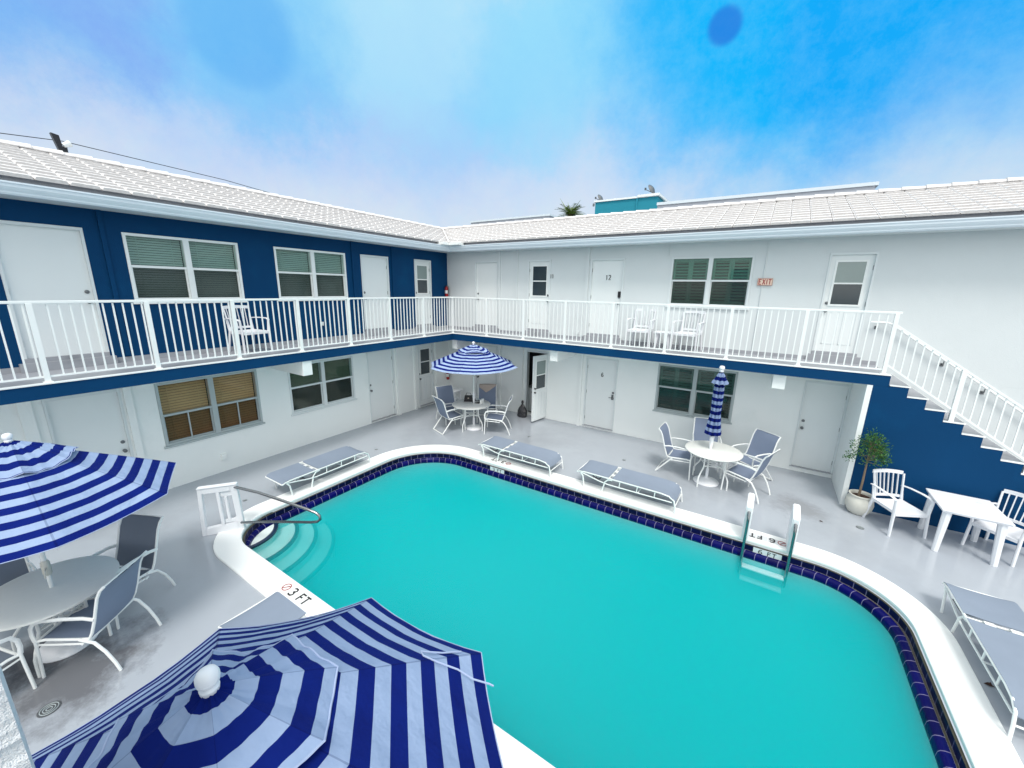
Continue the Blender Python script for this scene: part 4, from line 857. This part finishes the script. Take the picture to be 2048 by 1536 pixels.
def resin_table(name, label, loc, rz, w, d, h, lg):
    t = thing(name, label, 'table', loc, rz)
    MB().box(-w / 2, w / 2, -d / 2, d / 2, h - .022, h, .006).box(-w / 2 + .015, w / 2 - .015, -d / 2 + .015, d / 2 - .015, h - .045, h - .023).build('tabletop', 'resin', t)
    for sx in (-1, 1):
        for sy in (-1, 1):
            a, b_ = Vector((sx * (w / 2 - .085), sy * (d / 2 - .085), h - .046)), Vector((sx * (w / 2 - .055), sy * (d / 2 - .05), 0)); MB().tube([a, b_], [lg * 1.25, lg * .95], 8).build('leg', 'resin', t, True)
    return t
resin_table('resin_table', 'large white rectangular resin table against the blue stair wall', (10.94, -.575, 0), 0, .74, .82, .72, .042)
resin_table('side_table', 'low white resin side table between the two balcony armchairs', (5.86, .93, 2.526), 0, .42, .40, .40, .025)
resin_table('side_table', 'small white side table in the far corner by the extinguisher', (-.72, .85, 0), 0, .42, .42, .5, .02)
# ------------------------------------------------------------------ potted tree
pt = thing('potted_tree', 'small standard tree in a round cream pot at the edge of the stair wall', 'plant', (9.79, -.19, 0))
MB().lathe([(.001, 0), (.115, 0), (.15, .03), (.19, .11), (.205, .20), (.19, .28), (.165, .33), (.168, .345), (.18, .355), (.178, .37), (.16, .372), (.148, .35), (.15, .30), (.001, .30)], 36).build('pot', 'pot', pt, True)
MB().lathe([(.001, .325), (.145, .315), (.15, .30), (.001, .29)], 24).build('soil', 'soil', pt, True)
tk = MB(); tk.tube([(-.03, .0, .3), (-.026, -.01, .6), (-.03, -.02, .85), (-.033, -.03, 1.02), (-.04, -.04, 1.18), (-.05, -.06, 1.35)], [.020, .017, .015, .013, .010, .006], 8)
rnd = random.Random(5); tips = []
for i in range(34):
    z0 = rnd.uniform(.98, 1.35); a = rnd.uniform(0, 2 * PI); el = rnd.uniform(-.05, .9); l_ = rnd.uniform(.12, .25)
    p0 = Vector((-.035, -.045, z0)); p1 = p0 + Vector((math.cos(a) * math.cos(el), math.sin(a) * math.cos(el), math.sin(el))) * l_
    tk.tube([p0, p0.lerp(p1, .5) + Vector((0, 0, .01)), p1], [.005, .004, .002], 5); tips.append((p0, p1))
tk.build('trunk', 'bark', pt, True)
m = MB()
def leaf_(m, p, d, l_, w_2, rnd):
    d = d.normalized(); s_ = d.cross(Vector((rnd.uniform(-1, 1), rnd.uniform(-1, 1), rnd.uniform(-.2, 1)))).normalized(); nn = d.cross(s_)
    m.face([p, p + d * l_ * .45 + s_ * w_2, p + d * l_ - nn * l_ * .12, p + d * l_ * .45 - s_ * w_2])
for p0, p1 in tips:
    for k in range(24):
        q = p0.lerp(p1, rnd.uniform(.35, 1.12)) + Vector([rnd.gauss(0, .028) for _ in range(3)])
        leaf_(m, q, (p1 - p0).normalized() * .6 + Vector([rnd.gauss(0, .6) for _ in range(3)]) + Vector((0, 0, .2)), rnd.uniform(.028, .05), rnd.uniform(.006, .010), rnd)
for (cx_, cy_, cz_, rr_, kn) in ((-.04, -.06, 1.47, .10, 500), (.08, -.05, 1.33, .10, 420), (-.10, -.05, 1.28, .09, 260), (-.26, -.06, 1.08, .07, 190), (-.27, -.02, 1.28, .05, 90), (.17, -.08, 1.10, .08, 260), (.12, -.02, 1.22, .10, 300), (-.22, -.1, 1.20, .06, 120), (-.33, -.05, 1.0, .045, 60), (-.19, -.05, 1.42, .035, 45)):
    for k in range(int(kn * .48)):
        v = Vector([rnd.gauss(0, .5) for _ in range(3)]); leaf_(m, Vector((cx_, cy_, cz_)) + v * rr_, v + Vector([rnd.gauss(0, .5) for _ in range(3)]), rnd.uniform(.026, .048), rnd.uniform(.006, .010), rnd)
m.build('foliage', 'leaf', pt)
# ------------------------------------------------------------------ pool fittings
hr = thing('pool_handrail', 'steel pool handrail looping over the steps from a white moulded mount', 'handrail', (1.07, -6.85, 0))
ex = Vector((1.245, -6.60, 0)) - Vector((.905, -7.06, 0)); ex = ex.normalized(); ez = Vector((ex.y, -ex.x, 0))
HM = Matrix(((ex.x, ez.x, 0, .905 - 1.07), (ex.y, ez.y, 0, -7.06 + 6.85), (0, 0, 1, 0), (0, 0, 0, 1)))
def bez(pts, n_=8):     # rounded polygon corners
    return pts
m = MB(); hH = .80
for q in (([(0, 0), (.055, 0), (.085, hH), (.03, hH)]), ([(.49, 0), (.57, 0), (.545, hH), (.455, hH)]), ([(.055, 0), (.49, 0), (.487, .16), (.061, .12)]), ([(.082, hH - .09), (.46, hH - .09), (.455, hH), (.085, hH)]), ([(.27, .14), (.315, .145), (.305, hH - .09), (.26, hH - .09)])):
    m.prism(q, 'y', -.035, .035)
m.prism([(.02, hH), (.55, hH), (.54, hH + .018), (.03, hH + .018)], 'y', -.045, .045)
m.prism([(.36, .20), (.40, .20), (.395, .62), (.355, .62)], 'y', -.02, .02)
m.prism([(.32, .16), (.49, .16), (.49, .22), (.32, .22)], 'y', -.015, .015); m.prism([(.31, .62), (.475, .62), (.47, .71), (.31, .71)], 'y', -.015, .015)
bmesh.ops.bevel(m.b, geom=list(m.b.edges), offset=.006, segments=2, affect='EDGES')
m.xf(HM); m.build('mount', 'resin', hr, True)
def hp(x, y, z): return (x - 1.07, y + 6.85, z)
pts = [(1.22, -6.66, .76), (1.60, -6.50, .71), (2.0, -6.34, .62), (2.38, -6.19, .53), (2.52, -6.13, .485), (2.58, -6.11, .44), (2.585, -6.11, .385), (2.53, -6.13, .335), (2.43, -6.17, .31), (2.2, -6.27, .285), (1.7, -6.47, .215), (1.28, -6.66, .15)]
MB().tube([hp(*p) for p in pts], .021, 12).build('rail', 'steel', hr, 'all' if False else True)
ld = thing('pool_ladder', 'pool ladder with two white moulded uprights and steel tubes at the 6 FT mark', 'ladder', (8.4, -2.2, 0))
for x_ in (8.10, 8.70):
    m = MB().prism([(-2.395, .05), (-1.99, .05), (-2.02, .66), (-2.04, .70), (-2.09, .725), (-2.36, .655), (-2.395, .62)], 'x', x_ - .045, x_ + .045)
    bmesh.ops.bevel(m.b, geom=list(m.b.edges), offset=.012, segments=2, affect='EDGES'); P(m, 'upright', 'resin', ld, True)
    P(MB().tube([(x_, -2.36, .52), (x_, -2.43, .535), (x_, -2.455, .50), (x_, -2.46, .40), (x_, -2.46, 0), (x_, -2.46, -.45), (x_, -2.44, -.52)], .021, 12), 'rail', 'steel', ld, True)
for z in (-.34, -.56): P(MB().box(8.12, 8.68, -2.54, -2.42, z - .03, z, .012), 'tread', 'resin', ld, True)
# ------------------------------------------------------------------ small things
sg = thing('exit_sign', 'peach EXIT sign with red letters on the white wall beside the window', 'sign', (7.755, 1.25, 4.11)); 
MB().box(-.14, .14, -.006, .006, -.075, .075, .004).build('panel', 'signbg', sg); m = MB()
for q in ((-.135, .135, .066, .072), (-.135, .135, -.072, -.066), (-.135, -.129, -.066, .066), (.129, .135, -.066, .066)): m.box(q[0], q[1], -.0085, -.0065, q[2], q[3])
m.build('border', 'redink', sg); strokes('letter', 'EXIT', .105, 'redink', frame_m((0, -.0075, .0), (1, 0, 0), (0, 0, 1)), sg, .19, .8)
def extinguisher(label, loc):
    t = thing('fire_extinguisher', label, 'fire extinguisher', loc); MB().lathe([(.001, 0), (.05, 0), (.055, .02), (.055, .27), (.04, .31), (.02, .33), (.001, .33)], 18).build('cylinder', 'red', t, True)
    MB().box(-.012, .012, -.05, .03, .33, .36).tube([(0, .0, .35), (.05, .03, .33), (.07, .0, .22), (.06, .0, .08)], .009, 6).build('valve_and_hose', 'black', t); MB().lathe([(.0565, .10), (.0565, .2)], 18).build('label_band', 'white', t)
extinguisher('red fire extinguisher on the balcony in the corner of the blue wall', (-1.25, 1.15, 3.58)); extinguisher('red fire extinguisher low in the ground floor corner behind the umbrella', (-1.24, 1.12, .74))
def outlet(label, o_, W_, m_='white', s_=.05):
    t = thing('outlet_box', label, 'outlet box', W_ @ Vector(o_), 0); inv = t.matrix_basis.inverted()
    for nm, q, mm in (('box', (-s_, s_, 0, .05, -s_ * 1.3, s_ * 1.3), m_), ('cover', (-s_ * .7, s_ * .7, .05, .062, -s_, s_), m_)):
        m = MB().box(o_[0] + q[0], o_[0] + q[1], q[2], q[3], o_[2] + q[4], o_[2] + q[5], .004); m.xf(W_); x_ = m.build(nm, mm, t); x_.matrix_parent_inverse = inv
outlet('white outdoor outlet box low on the wall under the bronze window', (-5.83, 0, .33), ML); outlet('white outdoor outlet box low on the wall behind the closed umbrella', (6.05, 0, .26), MR); outlet('grey outlet box on the blue balcony wall under the second window', (-3.36, 0, 2.95), ML, 'trim', .035)
outlet('white conduit box low on the balcony wall left of door 12', (3.48, 0, 2.70), MR, 'trim', .03)
def drain(label, x_, y, r):
    t = thing('floor_drain', label, 'drain', (x_, y, .0)); MB().lathe([(.001, .001), (r, .001), (r, .004), (r * .8, .004), (.001, .0045)], 24).build('rim', 'grey', t)
    m = MB()
    for k in range(1, 4): m.tube([(r * .26 * k * math.cos(a), r * .26 * k * math.sin(a), .006) for a in [2 * PI * j / 20 for j in range(20)]], r * .045, 4, closed=True)
    m.build('grate', 'alu', t)
drain('round metal floor drain on the stained deck beside the foreground umbrella', 2.82, -8.98, .078); drain('round drain in the deck in front of the potted tree', 9.75, -.80, .055); drain('small deck drain between the far wall and the ladder-side lounger', 5.54, -.38, .04)
drain('small deck drain between the corner table and the far lounger', 2.94, -.36, .035); drain('small deck drain beside the foot of the left lounger', .32, -3.27, .035); drain('small deck drain behind the pool handrail mount', .30, -6.19, .035)
# bin bag, white post, towel, table things
bb = thing('bin_bag', 'knotted black plastic bag on the deck beside the open door', 'bag', (1.90, 1.0, 0)); m = MB(); rnd = random.Random(9)
prof = [(.13, 0), (.155, .05), (.16, .12), (.145, .2), (.115, .28), (.075, .35), (.04, .39), (.025, .42), (.04, .47), (.03, .51), (.008, .53)]
rings = []
for r, z in prof: rings.append([(r * (1 + rnd.uniform(-.13, .13)) * math.cos(2 * PI * j / 18) + .0, r * .85 * (1 + rnd.uniform(-.13, .13)) * math.sin(2 * PI * j / 18), z + rnd.uniform(-.008, .008) * (z > 0)) for j in range(18)])
m.loft(rings); m.build('bag_body', 'bagp', bb); 
wp = thing('stub_post', 'short white post on the deck behind the corner table', 'post', (1.02, .86, 0)); MB().lathe([(.001, 0), (.045, 0), (.045, .02), (.03, .03), (.03, .40), (.033, .41), (.02, .43), (.001, .435)], 16).build('shaft', 'resin', wp, True); 
tw = thing('towel', 'beige towel hung over the back of the sling chair behind the corner table', 'towel', (1.17, .14, 0), dd(-146)); m = MB(); n_ = 14
def tww(u, v):       # u across, v down from front edge over the back
    x_ = -.26 + .50 * u; s_ = v * .62 - .26
    if s_ < 0: y, z = -.405 + .02 + (-s_) * .33, 1.0 + s_ * .93
    else: y, z = -.44 - s_ * .02, 1.0 - s_
    return (x_ + .01 * math.sin(v * 9 + u * 4), y + (.012 * math.sin(u * 22) * abs(s_) * 2), z + .012 * math.sin(u * 3))
g = [[tww(i / n_, .42 - .42 * (j / 8) * (1 - abs(2 * i / n_ - 1.15) ** 1.2 * .75)) for j in range(9)] + [] for i in range(n_ + 1)]
for a, b_ in zip(g, g[1:]):
    for j in range(8): m.face([a[j], b_[j], b_[j + 1], a[j + 1]])
g = [[tww(i / n_, .42 + .45 * (j / 6)) for j in range(7)] for i in range(n_ + 1)]
for a, b_ in zip(g, g[1:]):
    for j in range(6): m.face([a[j], b_[j], b_[j + 1], a[j + 1]])
o = m.build('cloth', 'towel', tw, True); md = o.modifiers.new('thick', 'SOLIDIFY'); md.thickness = .012
TZ = .736
hb = thing('handbag', 'black leather handbag on the far corner round table', 'handbag', (1.08, -.62, TZ), .5); MB().prism([(-.13, 0), (.13, 0), (.105, .17), (-.105, .17)], 'y', -.05, .05).build('bag_body', 'black', hb)
MB().tube([(-.08, 0, .17), (-.06, 0, .24), (.06, 0, .24), (.08, 0, .17)], .007, 6).build('handle', 'black', hb, True); MB().box(-.02, .02, -.056, -.05, .09, .12).build('clasp', 'towel', hb); MB().tube([(.12, 0, .1), (.2, .04, .01), (.3, .1, .006), (.36, .04, .006), (.3, -.02, .006)], .008, 6).build('strap', 'black', hb, True)
for i, (x_, y, lb) in enumerate(((1.50, -.60, 'white paper cup nearest the table rim on the far corner table'), (1.48, -.49, 'white paper cup just behind the other cup on the far corner table'))):
    t = thing('paper_cup', lb, 'cup', (x_, y, TZ)); MB().lathe([(.001, 0), (.028, 0), (.038, .10), (.001, .10)], 16).build('cup_body', 'white', t, True); MB().lathe([(.001, .1), (.041, .1), (.041, .11), (.03, .115), (.001, .115)], 16).build('lid', 'trim', t, True)
t = thing('sunglasses', 'dark sunglasses lying on the far corner table beside the umbrella pole', 'sunglasses', (1.33, -.66, TZ), .4)
for s_ in (-1, 1): MB().lathe([(.001, .004), (.03, .004), (.03, .014), (.001, .014)], 14, (s_ * .036, 0)).build('lens', 'black', t); MB().tube([(s_ * .068, 0, .01), (s_ * .06, .12, .008)], .004, 5).build('temple', 'black', t)
for x_, y, lb, rz in ((1.40, -.60, 'black phone on the far corner table next to the cups', .3), (1.37, -.42, 'dark folded wallet at the back of the far corner table', 1.)):
    t = thing('phone' if 'phone' in lb else 'wallet', lb, 'phone' if 'phone' in lb else 'wallet', (x_, y, TZ), rz); MB().box(-.035, .035, -.06, .06, 0, .012, .003).build('case', 'black', t); MB().box(-.030, .030, -.052, .052, .0122, .014).build('screen' if 'phone' in lb else 'flap', 'black', t)
# fallen leaves and scraps on the deck
scr = thing('dead_leaf', 'dark crumpled leaf on the deck beside the right hand lounger', 'leaf', (10.36, -3.72, .0)); m = MB(); m.face([(-.04, 0, .004), (0, -.02, .012), (.045, .0, .004), (.0, .03, .016)]); m.face([(-.01, .02, .004), (.02, .01, .014), (.03, .06, .004)]); m.build('blade', 'soil', scr)
scr = thing('dead_leaf', 'dark leaf scrap on the deck between the ladder and the potted tree', 'leaf', (9.20, -.95, .0)); m = MB(); m.face([(-.03, 0, .004), (0, -.015, .01), (.035, .0, .004), (.0, .02, .012)]); m.build('blade', 'soil', scr)
# ------------------------------------------------------------------ beyond the roofs
tb = thing('teal_building', 'flat roofed teal building rising behind the white tiled roof', 'building', (-.3, 17, 0))
P(MB().box(-2.13, 1.63, 16, 24, 0, 9.17), 'wall', 'teal', tb); P(MB().box(-2.20, 1.70, 15.93, 24.1, 9.172, 9.27), 'parapet_cap', 'white', tb); P(MB().box(.48, 1.72, 15.90, 24.15, 9.20, 9.33), 'parapet_cap', 'white', tb); P(MB().box(.42, .50, 15.93, 16.001, 6, 9.17), 'pilaster', 'teal', tb)
P(MB().tube([(-2.2, 15.92, 9.1), (-2.2, 15.9, 8.95)], .06, 8), 'downpipe_head', 'grey', tb)
wb = thing('grey_parapet_building', 'long low building with pale grey parapet behind the right hand roof', 'building', (7, 11, 0)); P(MB().box(3.4, 10.25, 9, 16, 0, 7.33), 'wall', 'lav', wb)
P(MB().box(3.38, 10.32, 8.95, 16.1, 7.332, 7.44), 'parapet_cap', 'gutter', wb)
wb = thing('grey_parapet_building', 'pale parapet building behind the palm and the roof valley', 'building', (-5, 12, 0)); P(MB().box(-7.2, -2.15, 10, 14, 0, 7.50), 'wall', 'lav', wb); P(MB().box(-7.25, -2.1, 9.95, 14.05, 7.502, 7.59), 'parapet_cap', 'gutter', wb)
def dish(label, loc, s_, aim):
    t = thing('satellite_dish', label, 'satellite dish', loc, aim); m = MB(); R_ = []
    for q in (0.01, .35, .7, 1.): R_.append([(q * .36 * s_ * math.cos(a), .16 * s_ * q * q, q * .40 * s_ * math.sin(a)) for a in [2 * PI * j / 20 for j in range(20)]])
    for q in (1., .7, .35, .01): R_.append([(q * .36 * s_ * math.cos(a), .16 * s_ * q * q - .02, q * .40 * s_ * math.sin(a)) for a in [2 * PI * j / 20 for j in range(20)]])
    m.loft(R_); m.xf(Matrix.Translation((0, 0, .42 * s_)) @ Matrix.Rotation(-.5, 4, 'X')); m.build('reflector', 'grey', t, True)
    MB().tube([(0, .0, 0), (0, -.06 * s_, .34 * s_)], .025, 8).build('mast', 'grey', t); MB().tube([(0, -.02, .1 * s_), (0, .62 * s_, .42 * s_)], .02, 6).box(-.04, .04, .58 * s_, .68 * s_, .38 * s_, .54 * s_).build('feed_arm', 'grey', t)
dish('grey satellite dish on the right corner of the teal building', (1.28, 16.2, 9.33), .8, dd(75)); dish('dark satellite dish at the left end of the teal building roof', (-1.85, 16.3, 9.2), .7, dd(80))
PXX, PZZ = -.34, 7.2
pl = thing('palm_tree', 'palm tree whose dark spiky top shows above the roof', 'palm', (PXX, 8.6, 0)); P(MB().tube([(PXX, 8.6, 0), (PXX + .05, 8.6, 4), (PXX, 8.6, PZZ)], [.16, .13, .12], 10), 'trunk', 'bark', pl, True)
m = MB(); rnd = random.Random(4)
for k in range(70):
    a = rnd.uniform(0, 2 * PI); el = rnd.uniform(-.5, .95); l_ = rnd.uniform(.45, .85); d = Vector((math.cos(a) * math.cos(el), math.sin(a) * math.cos(el), math.sin(el))); o = Vector((PXX, 8.6, PZZ))
    s_ = d.cross(Vector((0, 0, 1))).normalized(); pr = None
    for i in range(9):
        q = i / 8; p = o + d * l_ * q + Vector((0, 0, -.30 * q * q * l_)); 
        for sd_ in (-1, 1):
            ll = .22 * (1 - .5 * q); m.face([p, p + s_ * sd_ * ll + d * .12 + Vector((0, 0, -.05)), p + d * .03]) 
        if pr is not None: m.face([pr - s_ * .008, pr + s_ * .008, p + s_ * .006, p - s_ * .006])
        pr = p
for (a_, b_) in ((-.9, .95), (.75, .75), (-.25, .7)): m.tube([(PXX, 8.6, PZZ), (PXX + a_ * .4, 8.6, PZZ + b_ * .5), (PXX + a_ * .62, 8.6, PZZ + b_ * .78)], [.02, .015, .004], 5)
P(m, 'crown', 'palm', pl)
fl = thing('roof_floodlight', 'dark floodlight with a pale lamp standing on the left roof ridge', 'floodlight', (-3.46, -6.78, 6.17))
MB().box(-.03, .03, -.05, .06, .0, .10).build('bracket', 'black', fl); MB().prism([(-.12, .29), (-.02, .27), (.0, .05), (-.06, .03)], 'x', -.05, .05).build('solar_panel', 'black', fl)
q = MB().lathe([(.001, 0), (.035, 0), (.045, .05), (.055, .11), (.05, .115), (.045, .1), (.001, .095)], 16); q.xf(Matrix.Translation((.05, .01, .11)) @ Matrix.Rotation(-1.0, 4, 'X')); q.build('lamp', 'trim', fl, True)
cb = thing('overhead_cable', 'thin black overhead cable running behind the left roof ridge', 'cable', (-4.3, -6, 6.4))
P(MB().tube([(-5, -9.5, 6.35), (-5, -7.27, 6.604), (-5, -6.45, 6.70), (-5, -3.46, 6.598), (-5, 0, 6.3)], .008, 5), 'wire', 'black', cb)
